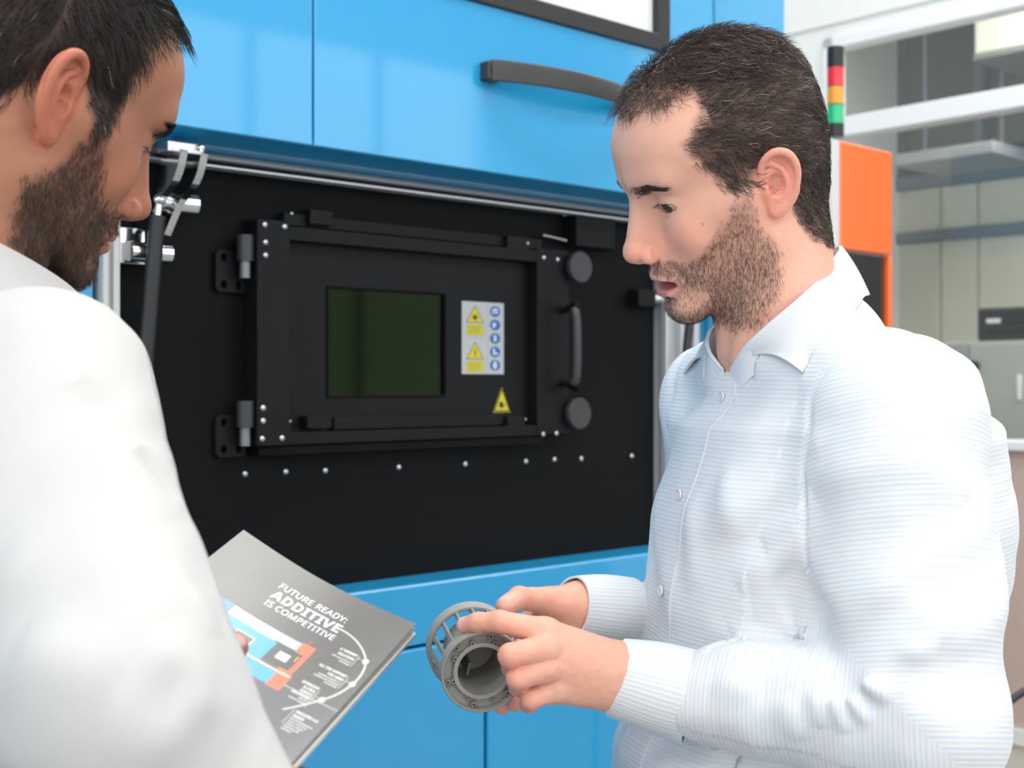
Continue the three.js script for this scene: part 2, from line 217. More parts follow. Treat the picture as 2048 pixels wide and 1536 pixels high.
// chamber door ---------------------------------------------------------------
{
  const wI = 0.012, wB = 0.042, q = (px, py, w) => [mu(px, w), mv(px, py, w)];
  const fx0 = mu(515, wB), fx1 = mu(581, wB), fx2 = mu(1078, wB), fx3 = mu(1142, wB), vT = mv(515, 436, wB), vB = mv(515, 893, wB), vT1 = (mv(583, 476, wB) + mv(1077, 527, wB)) / 2, vB1 = (mv(583, 859, wB) + mv(1077, 856, wB)) / 2;
  // inner panel with the window opening cut out
  const [gx0, gy0] = q(657, 791, wI), [gx1] = q(888, 789, wI), gy1 = (mv(657, 574, wI) + mv(888, 592, wI)) / 2;
  const door = part('chamber_door', prism([[fx0, vB], [fx3 + 0.02, vB], [fx3 + 0.02, vT], [fx0, vT]], 0.001, wI - 0.001, 0, [[[gx0, gy0], [gx1, gy0], [gx1, gy1], [gx0, gy1]]]), blackBar, machine, 'black hinged chamber door with green viewing window');
  const sub = (n, g, m, l) => part(n, g, m, door, l);
  sub('frame_bar', box6(fx0, fx1, vB, vT, wI, wB, 0.002), blackBar); sub('frame_bar', box6(fx2, fx3, vB + 0.002, vT - 0.002, wI, wB - 0.004, 0.002), blackBar);
  sub('frame_bar', box6(fx1, fx3 + 0.012, vT1, vT - 0.006, wI, wB - 0.006, 0.002), blackBar); sub('frame_bar', box6(fx1, fx2 + 0.03, vB, vB1, wI, wB - 0.006, 0.002), blackBar);
  // green safety glass in a thin rim
  sub('viewing_window', box6(gx0, gx1, gy0, gy1, 0.004, 0.008), phys(lin(0.0016, 0.0045, 0.0006), 0.05, { specularIntensity: 0.2, specularColor: lin(0.7, 1, 0.45) }), 'dark green laser safety glass');
  sub('window_rim', prism([[gx0 - 0.004, gy0 - 0.004], [gx1 + 0.004, gy0 - 0.004], [gx1 + 0.004, gy1 + 0.004], [gx0 - 0.004, gy1 + 0.004]], wI, 0.003, 0.001, [[[gx0, gy0], [gx1, gy0], [gx1, gy1], [gx0, gy1]]]), blackMat);
  // clamping rails and blocks above and below
  sub('clamp_rail', box6(mu(566, 0.02), mu(1082, 0.02), vT - 0.004, vT + 0.016, 0.002, 0.024, 0.002), blackBar); sub('clamp_rail', box6(mu(664, 0.02), mu(1010, 0.02), vB1 + 0.001, vB1 + 0.022, wI, 0.026, 0.002), blackBar);
  for (const [a, b, y0, y1] of [[620, 666, 448, 417], [1015, 1059, 497, 470], [615, 664, 858, 832], [1015, 1050, 856, 832]]) sub('clamp_block', box6(mu(a, 0.035), mu(b, 0.035), mv(a, y0, 0.035), mv(a, y1, 0.035), wI, 0.036, 0.002), blackBar);
  sub('bottom_ledge', box6(fx0 + 0.01, fx2 + 0.02, vB - 0.016, vB - 0.001, 0.001, 0.03, 0.002), blackMat);
  // hinges: slotted plate, barrel and pin
  for (const [py0, py1, by0, by1, pin] of [[498, 584, 470, 522, 556], [830, 916, 802, 855, 892]]) {
    const x0 = mu(432, 0.01), x1 = mu(492, 0.01), y1 = mv(432, py0, 0.01), y0 = mv(432, py1, 0.01), cx = mu(493, 0.032), hole = (hx, hy) => Array.from({ length: 12 }, (_, i) => [hx + 0.0052 * Math.cos(i / 12 * 6.2832), hy + 0.0062 * Math.sin(i / 12 * 6.2832)]);
    const hinge = sub('hinge_plate', prism([[x0 + 0.006, y0], [x1, y0], [x1, y1], [x0 + 0.006, y1], [x0, y1 - 0.006], [x0, y0 + 0.006]], 0.001, 0.009, 0.001, [hole(x0 + 0.014, y0 + 0.012), hole(x0 + 0.014, y1 - 0.012), hole(x1 - 0.012, y0 + 0.012)]), blackBar);
    sub('hinge_barrel', rod(V(cx, mv(493, by1, 0.032), 0.028), V(cx, mv(493, by0, 0.032), 0.028), 0.0125, 24), knobMat); sub('hinge_pin', rod(V(cx, mv(493, pin, 0.032), 0.028), V(cx, mv(493, by1, 0.032), 0.028), 0.008, 20), greyAl);
    sub('hinge_leaf', box6(cx, fx0 + 0.012, mv(493, by1, 0.032), mv(493, by0, 0.032), 0.02, 0.034, 0.001), blackBar);
  }
  // two clamping knobs
  for (const [px, py] of [[1163, 534], [1161, 827]]) { const c = V(mu(px, 0.055), mv(px, py, 0.055), 0.042), k = new THREE.LatheGeometry([[0.0001, 0], [0.014, 0], [0.014, 0.006], [0.0285, 0.008], [0.030, 0.011], [0.030, 0.019], [0.0285, 0.0215], [0.0265, 0.0215], [0.0255, 0.0205], [0.0001, 0.0205]].map(([a, b]) => new THREE.Vector2(a, b)), 48).rotateX(Math.PI / 2).translate(c.x, c.y, c.z - 0.008); sub('clamp_knob', k, knobMat); }
  // pull handle: upright bar on two arms
  { const x = mu(1152, 0.085), y0 = mv(1152, 768, 0.085), y1 = mv(1152, 617, 0.085), xa = fx3 - 0.022; const hd = sub('pull_handle', tube([V(x, y0, 0.080), V(x, y0 + 0.012, 0.085), V(x, y1 - 0.012, 0.085), V(x, y1, 0.080)], 0.0085, 30, 10), knobMat); for (const [y, s] of [[y0, -1], [y1, 1]]) part('handle_arm', tube([V(xa, y - s * 0.004, wB - 0.008), V(xa + 0.004, y + s * 0.004, 0.062), V((xa + x) / 2, y + s * 0.008, 0.082), V(x, y - s * 0.004, 0.083)], 0.0065, 20, 8), blackMat, hd); }
  // warning stickers
  const cv = document.createElement('canvas'); cv.width = 300; cv.height = 500; const c = cv.getContext('2d');
  c.fillStyle = '#cfd2d4'; c.fillRect(0, 0, 300, 500); c.strokeStyle = '#a9acae'; c.lineWidth = 3; c.beginPath(); c.moveTo(180, 14); c.lineTo(180, 486); c.moveTo(24, 250); c.lineTo(172, 250); c.stroke();
  const tri = (x, y, s, dot) => { c.fillStyle = '#e8dc2e'; c.strokeStyle = '#3a3710'; c.lineWidth = 4; c.lineJoin = 'round'; c.beginPath(); c.moveTo(x, y - s * 0.62); c.lineTo(x + s * 0.58, y + s * 0.5); c.lineTo(x - s * 0.58, y + s * 0.5); c.closePath(); c.fill(); c.stroke(); c.fillStyle = '#17160a'; if (dot) { c.beginPath(); c.arc(x, y + s * 0.16, s * 0.13, 0, 7); c.fill(); for (let i = 0; i < 12; i++) { const a = i / 12 * 6.283; c.lineWidth = 2.5; c.strokeStyle = '#17160a'; c.beginPath(); c.moveTo(x + Math.cos(a) * s * 0.15, y + s * 0.16 + Math.sin(a) * s * 0.15); c.lineTo(x + Math.cos(a) * s * 0.24, y + s * 0.16 + Math.sin(a) * s * 0.24); c.stroke(); } } else { c.fillRect(x - 4, y - s * 0.14, 8, s * 0.36); c.beginPath(); c.arc(x, y + s * 0.34, 5, 0, 7); c.fill(); } };
  const plate = (x, y, w, h) => { c.fillStyle = '#e8dc2e'; c.fillRect(x, y, w, h); c.strokeStyle = '#7d7620'; c.lineWidth = 2; c.strokeRect(x, y, w, h); c.fillStyle = '#8a8228'; for (let i = 0; i < 4; i++) c.fillRect(x + 12, y + 12 + i * 13, w - 24 - (i % 2) * 14, 4); };
  tri(92, 92, 104, true); plate(32, 162, 120, 70); tri(92, 344, 104, false); plate(32, 414, 120, 70);
  for (let i = 0; i < 5; i++) { const x = 236, y = 62 + i * 94; c.fillStyle = '#2f6fc0'; c.beginPath(); c.arc(x, y, 38, 0, 7); c.fill(); c.fillStyle = '#dfe9f4'; c.beginPath(); if (i === 0) { c.arc(x, y - 2, 22, 3.14, 0); c.rect(x - 22, y - 2, 44, 16); } else if (i === 1) c.ellipse(x - 6, y, 14, 20, 0.3, 0, 7); else if (i === 2) c.rect(x - 10, y - 24, 20, 46); else if (i === 3) { c.rect(x - 16, y - 24, 16, 44); c.rect(x - 16, y + 4, 36, 16); } else c.ellipse(x, y, 16, 28, 0, 0, 7); c.fill(); if (i === 0) { c.fillStyle = '#2f6fc0'; c.fillRect(x - 15, y - 4, 12, 8); c.fillRect(x + 3, y - 4, 12, 8); } }
  const tx = new THREE.CanvasTexture(cv); tx.colorSpace = THREE.SRGBColorSpace;
  const sx0 = mu(923.5, wI), sx1 = mu(1007, wI), sy0 = (mv(923, 748.5, wI) + mv(1007, 748, wI)) / 2, sy1 = (mv(923, 601.5, wI) + mv(1007, 607, wI)) / 2;
  sub('warning_sticker', box6(sx0, sx1, sy0, sy1, wI, wI + 0.001), [paleGrey, paleGrey, paleGrey, paleGrey, phys(lin(0.72, 0.72, 0.72), 0.5, { map: tx }), paleGrey], 'white sticker with yellow warning triangles and blue safety signs');
  const cv2 = document.createElement('canvas'); cv2.width = cv2.height = 200; const e = cv2.getContext('2d'); e.fillStyle = '#c9bd24'; e.fillRect(0, 0, 200, 200); e.strokeStyle = '#26240a'; e.lineWidth = 9; e.beginPath(); e.moveTo(100, 14); e.lineTo(190, 190); e.lineTo(10, 190); e.closePath(); e.stroke(); e.fillStyle = '#1a190c'; e.beginPath(); e.arc(92, 138, 26, 0.9, 5.4); e.fill(); e.fillRect(92, 128, 46, 9); e.fillRect(92, 146, 46, 9);
  const t2 = new THREE.CanvasTexture(cv2); t2.colorSpace = THREE.SRGBColorSpace;
  const ax = mu(1021, 0.037), ay0 = mv(1021, 825, 0.037), ay1 = mv(1021, 776, 0.037), hw = (mu(1038, 0.037) - mu(1004, 0.037)) / 2, tg = new THREE.ShapeGeometry(new THREE.Shape([new THREE.Vector2(ax - hw, ay0), new THREE.Vector2(ax + hw, ay0), new THREE.Vector2(ax, ay1)])).translate(0, 0, 0.0145);
  { const u = tg.attributes.uv, p = tg.attributes.position; for (let i = 0; i < u.count; i++) u.setXY(i, (p.getX(i) - ax + hw) / (2 * hw), (p.getY(i) - ay0) / (ay1 - ay0)); }
  const tb = prism([[ax - hw, ay0], [ax + hw, ay0], [ax, ay1]], 0.0125, 0.0018); const tri2 = sub('warning_sticker', tb, std(lin(0.45, 0.4, 0.03), 0.6), 'small yellow triangle sticker'); part('sticker_print', tg, std(0xffffff, 0.55, { map: t2 }), tri2);
  // screws on the frame
  const sc = new THREE.LatheGeometry([[0.0001, 0.0032], [0.0018, 0.0030], [0.0040, 0.0022], [0.0046, 0.0008], [0.0046, 0]].map(([a, b]) => new THREE.Vector2(a, b)).reverse(), 14).rotateX(Math.PI / 2), zf = (zx, zy) => [400 + zx / 2.2756, 360 + zy / 2.2756];
  const screw = (px, py, w, parent, s = 1) => { const m = part('screw', sc, steel, parent); m.position.set(mu(px, w), mv(px, py, w), w); m.scale.setScalar(s); };
  for (const [a, b] of [[295, 203], [385, 212], [298, 283], [298, 342], [287, 1038], [287, 1097], [283, 1178], [373, 1175]]) screw(...zf(a, b), wB, door, 1.0);
  for (const [a, b] of [[1565, 353], [1628, 362], [1562, 1157], [1622, 1153]]) screw(...zf(a, b), wB - 0.005, door, 0.95);
  for (const [a, b, w] of [[418, 152, 0.024], [410, 1100, 0.0125], [1492, 288, 0.036], [1484, 1090, 0.0125], [1507, 720, 0.0125]]) screw(...zf(a, b), w, door, 0.6);
  for (const [a, b] of [[205, 1337], [390, 1327], [570, 1322], [905, 1307], [1207, 1292], [1483, 1280], [1613, 1271], [1735, 1268], [1965, 1256]]) screw(...zf(a, b), 0, machine, 1.05);
  for (const [px, py] of [[1312, 746], [1312, 811], [1311, 877], [1131, 481], [1130, 430]]) screw(px, py, 0, machine, 0.95);
  // switch box at the upper right and latch block at the right
  part('switch_box', box6(mu(1150, 0.03), mu(1228, 0.03), mv(1150, 492, 0.03), mv(1150, 430, 0.03), 0, 0.035, 0.003), blackBar); part('sensor_rod', rod(V(mu(1085, 0.02), mv(1085, 470, 0.02), 0.02), V(mu(1132, 0.02), mv(1132, 481, 0.02), 0.02), 0.003, 8), steel);
  const lb = part('latch_block', box6(mu(1278, 0.03), mu(1312, 0.03), mv(1278, 612, 0.03), mv(1278, 578, 0.03), 0, 0.03, 0.002), blackBar); part('latch_pin', rod(V(mu(1312, 0.03), mv(1312, 597, 0.03), 0.02), V(mu(1332, 0.03), mv(1332, 597, 0.03), 0.02), 0.010, 18), chrome, lb);
}
// raised upper door ----------------------------------------------------------
{
  const wD = 0.13, vD = (mv(360, 250, wD) + mv(1228, 383, wD)) / 2, us = mu(627, wD), uE = mu(1337, wD), vTop = 2.62;
  const wv0 = (mv(960, 0, wD) + mv(1297, 105, wD)) / 2, wv1 = (mv(1087, 0, wD) + mv(1321, 73, wD)) / 2, wu1 = mu(1313, wD), wu0 = us + 0.12;
  const door = part('raised_door', prism([[us + 0.0015, vD], [mu(1426, wD), vD], [mu(1426, wD), vTop], [us + 0.0015, vTop]], wD - 0.022, 0.022, 0.002, [[[wu0, wv0 + 0.01], [uE - 0.01, wv0 + 0.01], [uE - 0.01, 2.5], [wu0, 2.5]]]), blueMat, machine, 'glossy blue lift-up door with black bow handle');
  const sub = (n, g, m, l) => part(n, g, m, door, l);
  sub('door_panel', prism([[-1.35, vD], [us - 0.0015, vD], [us - 0.0015, vTop], [-1.35, vTop]], wD - 0.022, 0.022, 0.002), blueMat);
  sub('seam_backing', box6(us - 0.02, us + 0.02, vD + 0.004, vTop, wD - 0.03, wD - 0.021), frameBlack);
  sub('bottom_lip', prism([[-(wD - 0.002), vD + 0.006], [-(wD - 0.006), vD + 0.0002], [-0.050, vD - 0.016], [-0.047, vD - 0.010], [-0.050, vD + 0.02], [-(wD - 0.022), vD + 0.02]], 0, mu(1425, wD) + 1.34, 0).rotateY(Math.PI / 2).translate(-1.34, 0, 0), blueMat);
  const vG = (mv(413, 317, 0.04) + mv(1258, 436, 0.04)) / 2;
  sub('bottom_rail', [box6(-1.3, UR + 0.02, vG + 0.006, vD + 0.05, 0.018, 0.046), box6(-1.3, UR + 0.02, vG, vG + 0.007, 0.016, 0.052, 0.002)], greyAl, 'dark grey aluminium rail under the door'); sub('rail_lip', box6(-1.3, UR + 0.02, vG - 0.009, vG - 0.005, 0.018, 0.044, 0.001), alu);
  sub('window_frame', prism([[wu0 - 0.005, wv0], [uE, wv0], [uE, 2.515], [wu0 - 0.005, 2.515]], wD - 0.024, 0.030, 0.003, [[[wu0 + 0.03, wv1], [wu1, wv1], [wu1, 2.48], [wu0 + 0.03, 2.48]]]), frameBlack);
  sub('window_pane', box6(wu0 + 0.02, wu1 + 0.004, wv1 - 0.005, 2.49, wD - 0.016, wD - 0.010), phys(lin(0.80, 0.81, 0.78), 0.10, { clearcoat: 1, clearcoatRoughness: 0.02 }), 'glass pane coloured white for the bright light seen in it');  // white base colour stands in for the brightness seen in the glass
  // bow handle: flat bar swung outward between two blocks
  const h0 = mu(960, wD), h1 = mu(1262, wD), hv = (mv(975, 146, wD) + mv(1200, 186, wD + 0.03)) / 2, pts = Array.from({ length: 25 }, (_, i) => { const t = i / 24; return [lerp(h0 + 0.008, h1 - 0.008, t), wD + 0.018 + 0.036 * Math.sin(Math.PI * t) ** 0.8]; }), hh = 0.016, rows = pts.map(([u, w]) => [V(u, hv - hh, w), V(u, hv - hh * 0.9, w + 0.001), V(u, hv, w + 0.0022), V(u, hv + hh * 0.9, w + 0.001), V(u, hv + hh, w)]);
  const hd = sub('bow_handle', sheet(rows, 0.009), handleMat, 'dark bow-shaped pull handle'); for (const u of [h0, h1 - 0.03]) part('handle_foot', box6(u, u + 0.03, hv - hh, hv + hh, wD - 0.001, wD + 0.022, 0.003), handleMat, hd);
}
// lift arms, gas struts and pivots at both sides of the opening ---------------
{
  const vLip = (mv(360, 250, 0.13) + mv(1228, 383, 0.13)) / 2 + 0.001, uA = mu(392, 0.10), a = (px, py, w) => V(uA, mv(px, py, w), w);
  const top = a(388, 296, 0.100), bot = V(uA - 0.012, mv(332, 460, 0.02), 0.02), midA = V(uA - 0.002, lerp(top.y, bot.y, 0.52), 0.048);
  const c2 = curve([top, V(uA, lerp(top.y, bot.y, 0.25), 0.088), midA, bot]), bar = (u0, half) => sheet(Array.from({ length: 22 }, (_, i) => { const t = i / 21, p = c2.getPoint(t), d = c2.getTangent(t), n = V(0, -d.z, d.y).normalize(); return [-1, -0.5, 0, 0.5, 1].map((k) => p.clone().addScaledVector(n, k * half * lerp(1.15, 0.85, t)).add(V(u0, 0, 0))); }), 0.011);
  const arm = part('lift_arm', bar(0, 0.024), chrome, machine, 'curved polished steel lift arm'); part('arm_plate', bar(-0.030, 0.022), chrome, arm); part('arm_bracket', [box6(uA - 0.045, uA + 0.012, top.y - 0.010, top.y + 0.006, 0.070, 0.104, 0.002)], steel, arm);
  part('arm_screw', new THREE.SphereGeometry(0.006, 16, 10).translate(uA + 0.004, top.y, 0.108), chrome, arm);
  const pin = (px0, px1, py, w, r, name) => part(name, rod(V(mu(px0, w), mv(px1, py, w), w), V(mu(px1, w), mv(px1, py, w), w), r, 28), chrome, machine, 'polished steel pivot pin');
  pin(296, 390, 410, 0.03, 0.0165, 'pivot_pin'); pin(258, 339, 508, 0.03, 0.0145, 'pivot_pin');
  part('pivot_bracket', box6(mu(240, 0.02), mu(291, 0.02), mv(265, 528, 0.02), mv(265, 455, 0.02), 0.001, 0.02, 0.002), chrome, machine, 'polished bracket plate of the lift arm');
  const strut = (p0, p1, r, ball, label) => { const s = part('gas_strut', rod(p0, p1, r, 24), frameBlack, machine, label); if (ball) { part('strut_end', [new THREE.SphereGeometry(0.0095, 20, 14).translate(ball.x, ball.y, ball.z), rod(ball, p1, 0.0055, 14)], chrome, s); } part('strut_rod', rod(p0.clone().lerp(p1, -0.7), p0, 0.0045, 12), steel, s); };
  const sp = (px, py, w) => V(mu(px, w), mv(px, py, w), w);
  strut(sp(290, 748, 0.05), sp(315, 432, 0.055), 0.0115, sp(319, 399, 0.055), 'black gas strut with chrome ball joint at the left of the chamber');
  strut(sp(1366, 778, 0.06), sp(1388, 560, 0.06), 0.0095, null, 'black gas strut at the right of the chamber');
}
// orange control unit at the end, with glass panel and signal tower ------------
{
  const w = 0.09, u0 = mu(1681, w), u1 = mu(1786, w), vt = (mv(1681, 276, w) + mv(1785, 308, w)) / 2, vb = (mv(1690, 499, w) + mv(1782, 511, w)) / 2;
  const unit = part('control_unit', box6(mu(1571, wF), u1, 0.03, vt - 0.003, -1.2, w - 0.022), paleGrey, machine, 'control cabinet with orange front and signal tower'), sub = (n, g, m, l) => part(n, g, m, unit, l);
  sub('orange_panel', box6(u0, u1, vb, vt, w - 0.024, w, 0.006), orangeMat, 'glossy orange front panel'); sub('edge_trim', box6(u0 - 0.03, u0 - 0.001, 0.1, vt - 0.001, w - 0.024, w - 0.002, 0.002), paleGrey);
  sub('glass_panel', box6(u0, mu(1778, w), 0.95, vb - 0.004, w - 0.03, w - 0.012, 0.003), blackGloss, 'black glass control panel'); sub('orange_edge', box6(mu(1779, w), u1, 0.1, vb - 0.002, w - 0.024, w, 0.003), orangeMat); sub('lower_front', box6(u0, mu(1778, w), 0.1, 0.945, w - 0.03, w - 0.008, 0.004), orangeMat);
  // signal tower
  const tx = mu(1682, w - 0.03), tz = w - 0.045, y = (py) => mv(1682, py, w - 0.045), r = 0.0195, cyl = (a, b, rr = r) => new THREE.LatheGeometry([[0.0001, y(a)], [rr - 0.0015, y(a)], [rr, y(a) + 0.0015], [rr, y(b) - 0.0015], [rr - 0.0015, y(b)], [0.0001, y(b)]].map(([p, q]) => new THREE.Vector2(p, q)), 28).translate(tx, 0, tz);
  const lens = (R, G, B) => phys(lin(R, G, B), 0.25, { transmission: 0.1, clearcoat: 0.6, clearcoatRoughness: 0.1 });
  const ft = sub('signal_base', cyl(277, 252, r * 1.02), frameBlack); sub('green_lens', cyl(252, 213), lens(0.01, 0.52, 0.20), 'green signal lens'); sub('amber_lens', cyl(213, 177), lens(0.95, 0.36, 0.01), 'amber signal lens'); sub('red_lens', cyl(177, 139), lens(0.85, 0.02, 0.03), 'red signal lens'); sub('signal_cap', cyl(139, 98), frameBlack);
  for (const p of [252, 213, 177, 139]) sub('signal_ring', cyl(p + 1.5, p - 1.5, r * 1.03), frameBlack);
}
// ---------------------------------------------------------------- glazed office beyond the machine (a wall square to the machine's front)
const OA = 4.0;
const oray = (px, off) => { const tx = (px - 1024) / FOC, Z = (OA + off) / (0.737 * tx + 0.676); return [tx * Z, Z]; };
const ob = (px, off = 0) => { const [x, Z] = oray(px, off); return 0.676 * x - 0.737 * Z; };
const ov = (px, py, off = 0) => EYE + (768 - py) / FOC * oray(px, off)[1];
const pinkMat = std(lin(0.56, 0.43, 0.38), 0.6), creamMat = std(lin(0.70, 0.68, 0.58), 0.7), blueGrey = std(lin(0.22, 0.25, 0.28), 0.5), officeGrey = std(lin(0.20, 0.20, 0.19), 0.8), sidingMat = std(lin(0.83, 0.84, 0.82), 0.6), tinted = phys(lin(0.93, 0.95, 0.94), 0.02, { transmission: 1, thickness: 0, ior: 1.5 });
{
  const b0 = ob(1651), jamb = ob(1672), bE = -0.2, vTop = (ov(1651, 73) + ov(2048, -4)) / 2, vIn = (ov(1690, 92) + ov(2040, 17)) / 2, m1 = (ov(1700, 235) + ov(2048, 171)) / 2, m0 = (ov(1700, 275) + ov(2048, 213)) / 2, sill = ov(2020, 888), base = ov(2000, 1462);
  const wall = hall('wall_office', [box6(OA, OA + 0.12, 0, HALL.h, HALL.b0, b0), box6(OA, OA + 0.12, vTop, HALL.h, b0, bE), box6(OA, OA + 0.12, 0, HALL.h, bE, bE + 0.6)], sidingMat, 'white panelled wall of the glazed office');
  // horizontal cladding boards on the upper wall
  for (let i = 0; i < 9; i++) { const y = vTop + 0.045 + i * 0.20; if (y + 0.2 < HALL.h) { const p = mesh('cladding_board', box6(OA - 0.012, OA + 0.001, y + 0.004, y + 0.196, HALL.b0 + 0.01, bE + 0.6, 0.003), sidingMat, wall); } }
  const lower = hall('wall_office_low', [box6(OA, OA + 0.10, base + 0.02, sill - 0.02, b0, bE)], pinkMat, 'pinkish beige panel wall under the office glass'); lower.name = 'wall_lower';
  hall('baseboard_office', [box6(OA - 0.015, OA + 0.11, base - 0.03, base + 0.02, b0, bE)], sidingMat, 'white rail along the foot of the office wall'); hall('wall_plinth', box6(OA, OA + 0.1, 0, base - 0.03, b0, bE), creamMat, 'beige plinth under the office wall');
  const n = ++windowNo, w = hall('window_' + n, [box6(OA - 0.02, OA + 0.06, sill, vTop, b0, jamb, 0.004), box6(OA - 0.02, OA + 0.06, vIn, vTop, b0, bE, 0.004), box6(OA - 0.025, OA + 0.06, m0, m1, jamb - 0.01, bE, 0.004), box6(OA - 0.03, OA + 0.08, sill - 0.02, sill + 0.012, b0, bE, 0.004), box6(OA - 0.02, OA + 0.06, sill, vTop, bE - 0.05, bE, 0.004)], whiteAl, 'white framed office window with two rows of glass'); w.name = 'window_' + n;
  mesh('pane', box6(OA + 0.018, OA + 0.022, m1, vIn, jamb, bE - 0.05), tinted, w); mesh('pane', box6(OA + 0.018, OA + 0.022, sill, m0, jamb, bE - 0.05), tinted, w);
  // inside the office: dark ceiling with a light box, back wall of cream panels between blue-grey rails
  const io = 1.6, hb = (px) => ob(px, io), r1 = (ov(1790, 384, io) + ov(2048, 353, io)) / 2, r1t = (ov(1790, 356, io) + ov(2048, 325, io)) / 2, r2 = (ov(1790, 493, io) + ov(2048, 464, io)) / 2, r2t = (ov(1790, 470, io) + ov(2048, 443, io)) / 2;
  hall('wall_office_back', box6(OA + io + 0.05, OA + io + 0.15, 0, 3.2, HALL.b0, bE + 0.6), officeGrey, 'grey back wall inside the office');
  hall('ceiling_office', box6(OA + 0.13, HALL.a1, 3.2, 3.26, HALL.b0, bE + 0.6), officeGrey, 'dark grey ceiling inside the office');
  const panel = (x0, x1, y0, y1, m) => { const o = hall('trim_panel', box6(OA + io, OA + io + 0.045, y0, y1, Math.min(hb(x0), hb(x1)), Math.max(hb(x0), hb(x1)), 0.003), m, 'cream panel on the office back wall'); o.name = 'trim_' + (++trimNo); };
  let trimNo = 0;
  for (const [x0, x1] of [[1640, 1760], [1763, 1880], [1883, 1955], [1958, 2052], [2055, 2200], [2203, 2400]]) { panel(x0, x1, r2t, r1, creamMat); panel(x0, x1, 0.1, r2, creamMat); }
  for (const [y0, y1] of [[r1, r1t], [r2, r2t]]) { const o = hall('trim_rail', box6(OA + io - 0.03, OA + io + 0.045, y0, y1, hb(1600), hb(2400), 0.004), blueGrey, 'blue-grey rail across the office back wall'); o.name = 'trim_' + (++trimNo); }
  for (const px of [1792, 1960, 2190]) { const o = hall('trim_post', box6(OA + io - 0.02, OA + io + 0.045, r1t, 3.2, hb(px) - 0.02, hb(px) + 0.02), blueGrey, 'blue-grey post on the office back wall'); o.name = 'trim_' + (++trimNo); }
  // light boxes under the office ceiling
  const box1 = thing('ceiling_box', 'cream ceiling box hanging inside the office behind the upper glass', 'ceiling box', [0, 0, 0], TURN); mesh('box_body', box6(OA + 0.7, OA + 1.3, ov(1950, 110, 0.7), 3.2, ob(1948, 0.7), ob(2300, 0.7), 0.01), creamMat, box1);
  mesh('box_edge', box6(OA + 0.69, OA + 1.31, ov(1950, 112, 0.7) - 0.02, ov(1950, 110, 0.7), ob(1948, 0.7), ob(2300, 0.7), 0.004), officeGrey, box1);
  const box2 = thing('hanging_panel', 'grey rectangular panel hung flat inside the office behind the lower glass', 'panel', [0, 0, 0], TURN), py = ov(1900, 322, 0.8), pb0 = ob(1800, 0.8), pb1 = ob(2000, 0.8); mesh('panel_body', box6(OA + 0.75, OA + 1.15, py, py + 0.05, pb0, pb1, 0.006), std(lin(0.33, 0.34, 0.35), 0.6), box2); for (const s of [pb0 + 0.05, pb1 - 0.05]) mesh('hanger', box6(OA + 0.9, OA + 0.91, py + 0.05, 3.2, s, s + 0.01), blueGrey, box2);
  { const l = thing('ceiling_light', 'unseen ceiling light added to brighten the office', 'ceiling light', [0, 0, 0], TURN), y = 3.16, a = OA + 0.55, b = -1.5; mesh('housing', box(0.62, 0.04, 1.22, a, y + 0.02, b, 0.006), lampBody, l); mesh('diffuser', box(0.58, 0.008, 1.18, a, y - 0.002, b), lampGlow, l); const q = new THREE.RectAreaLight(lin(1, 0.985, 0.95), LAMP * 1.6, 0.58, 1.18); q.position.set(a, y - 0.012, b); q.rotation.x = -Math.PI / 2; q.name = 'panel_light'; l.add(q); }  // out-of-view lamp, added to brighten the cream panels inside
  // cabinet with a black printer on it, behind the glass
  const co = 0.5, cb = (px) => ob(px, co), cT = ov(1960, 682, co), cab = thing('metal_cabinet', 'pale grey metal cabinet with round dark lock behind the office glass', 'cabinet', [0, 0, 0], TURN);
  const cabMat = std(lin(0.50, 0.50, 0.46), 0.4, { metalness: 0.1 });
  mesh('body', box6(OA + co + 0.012, OA + co + 0.5, 0, cT, cb(1884), cb(2300), 0.004), cabMat, cab); mesh('door', box6(OA + co, OA + co + 0.014, 0.08, cT - 0.01, cb(1886), cb(1937), 0.003), std(lin(0.40, 0.41, 0.41), 0.35, { metalness: 0.2 }), cab); const dr = mesh('door', box6(OA + co, OA + co + 0.014, 0.08, cT - 0.01, cb(1939), cb(2150), 0.003), cabMat, cab);
  { const ky = ov(1949, 733, co), kb = cb(1949); mesh('lock', rod(V(OA + co + 0.002, ky, kb), V(OA + co - 0.02, ky, kb), 0.022, 20), frameBlack, dr); mesh('handle', box6(OA + co - 0.015, OA + co + 0.002, ov(2040, 800, co), ov(2040, 750, co), cb(2036), cb(2044), 0.004), whiteAl, dr); }
  const pr = thing('printer', 'black desktop printer standing on the grey cabinet behind the office glass', 'printer', [0, 0, 0], TURN), pT = ov(1950, 616, co);
  mesh('body', box6(OA + co + 0.02, OA + co + 0.4, cT, pT, cb(1948), cb(2230), 0.012), std(lin(0.035, 0.038, 0.042), 0.45), pr); mesh('front_panel', box6(OA + co + 0.012, OA + co + 0.03, lerp(cT, pT, 0.5), lerp(cT, pT, 0.92), cb(1956), cb(2200), 0.005), std(lin(0.02, 0.021, 0.024), 0.3), pr); mesh('display', box6(OA + co + 0.009, OA + co + 0.014, lerp(cT, pT, 0.52), lerp(cT, pT, 0.66), cb(1970), cb(1998), 0.002), whiteAl, pr); mesh('paper_slot', box6(OA + co + 0.014, OA + co + 0.03, lerp(cT, pT, 0.18), lerp(cT, pT, 0.34), cb(1965), cb(2190), 0.003), frameBlack, pr);
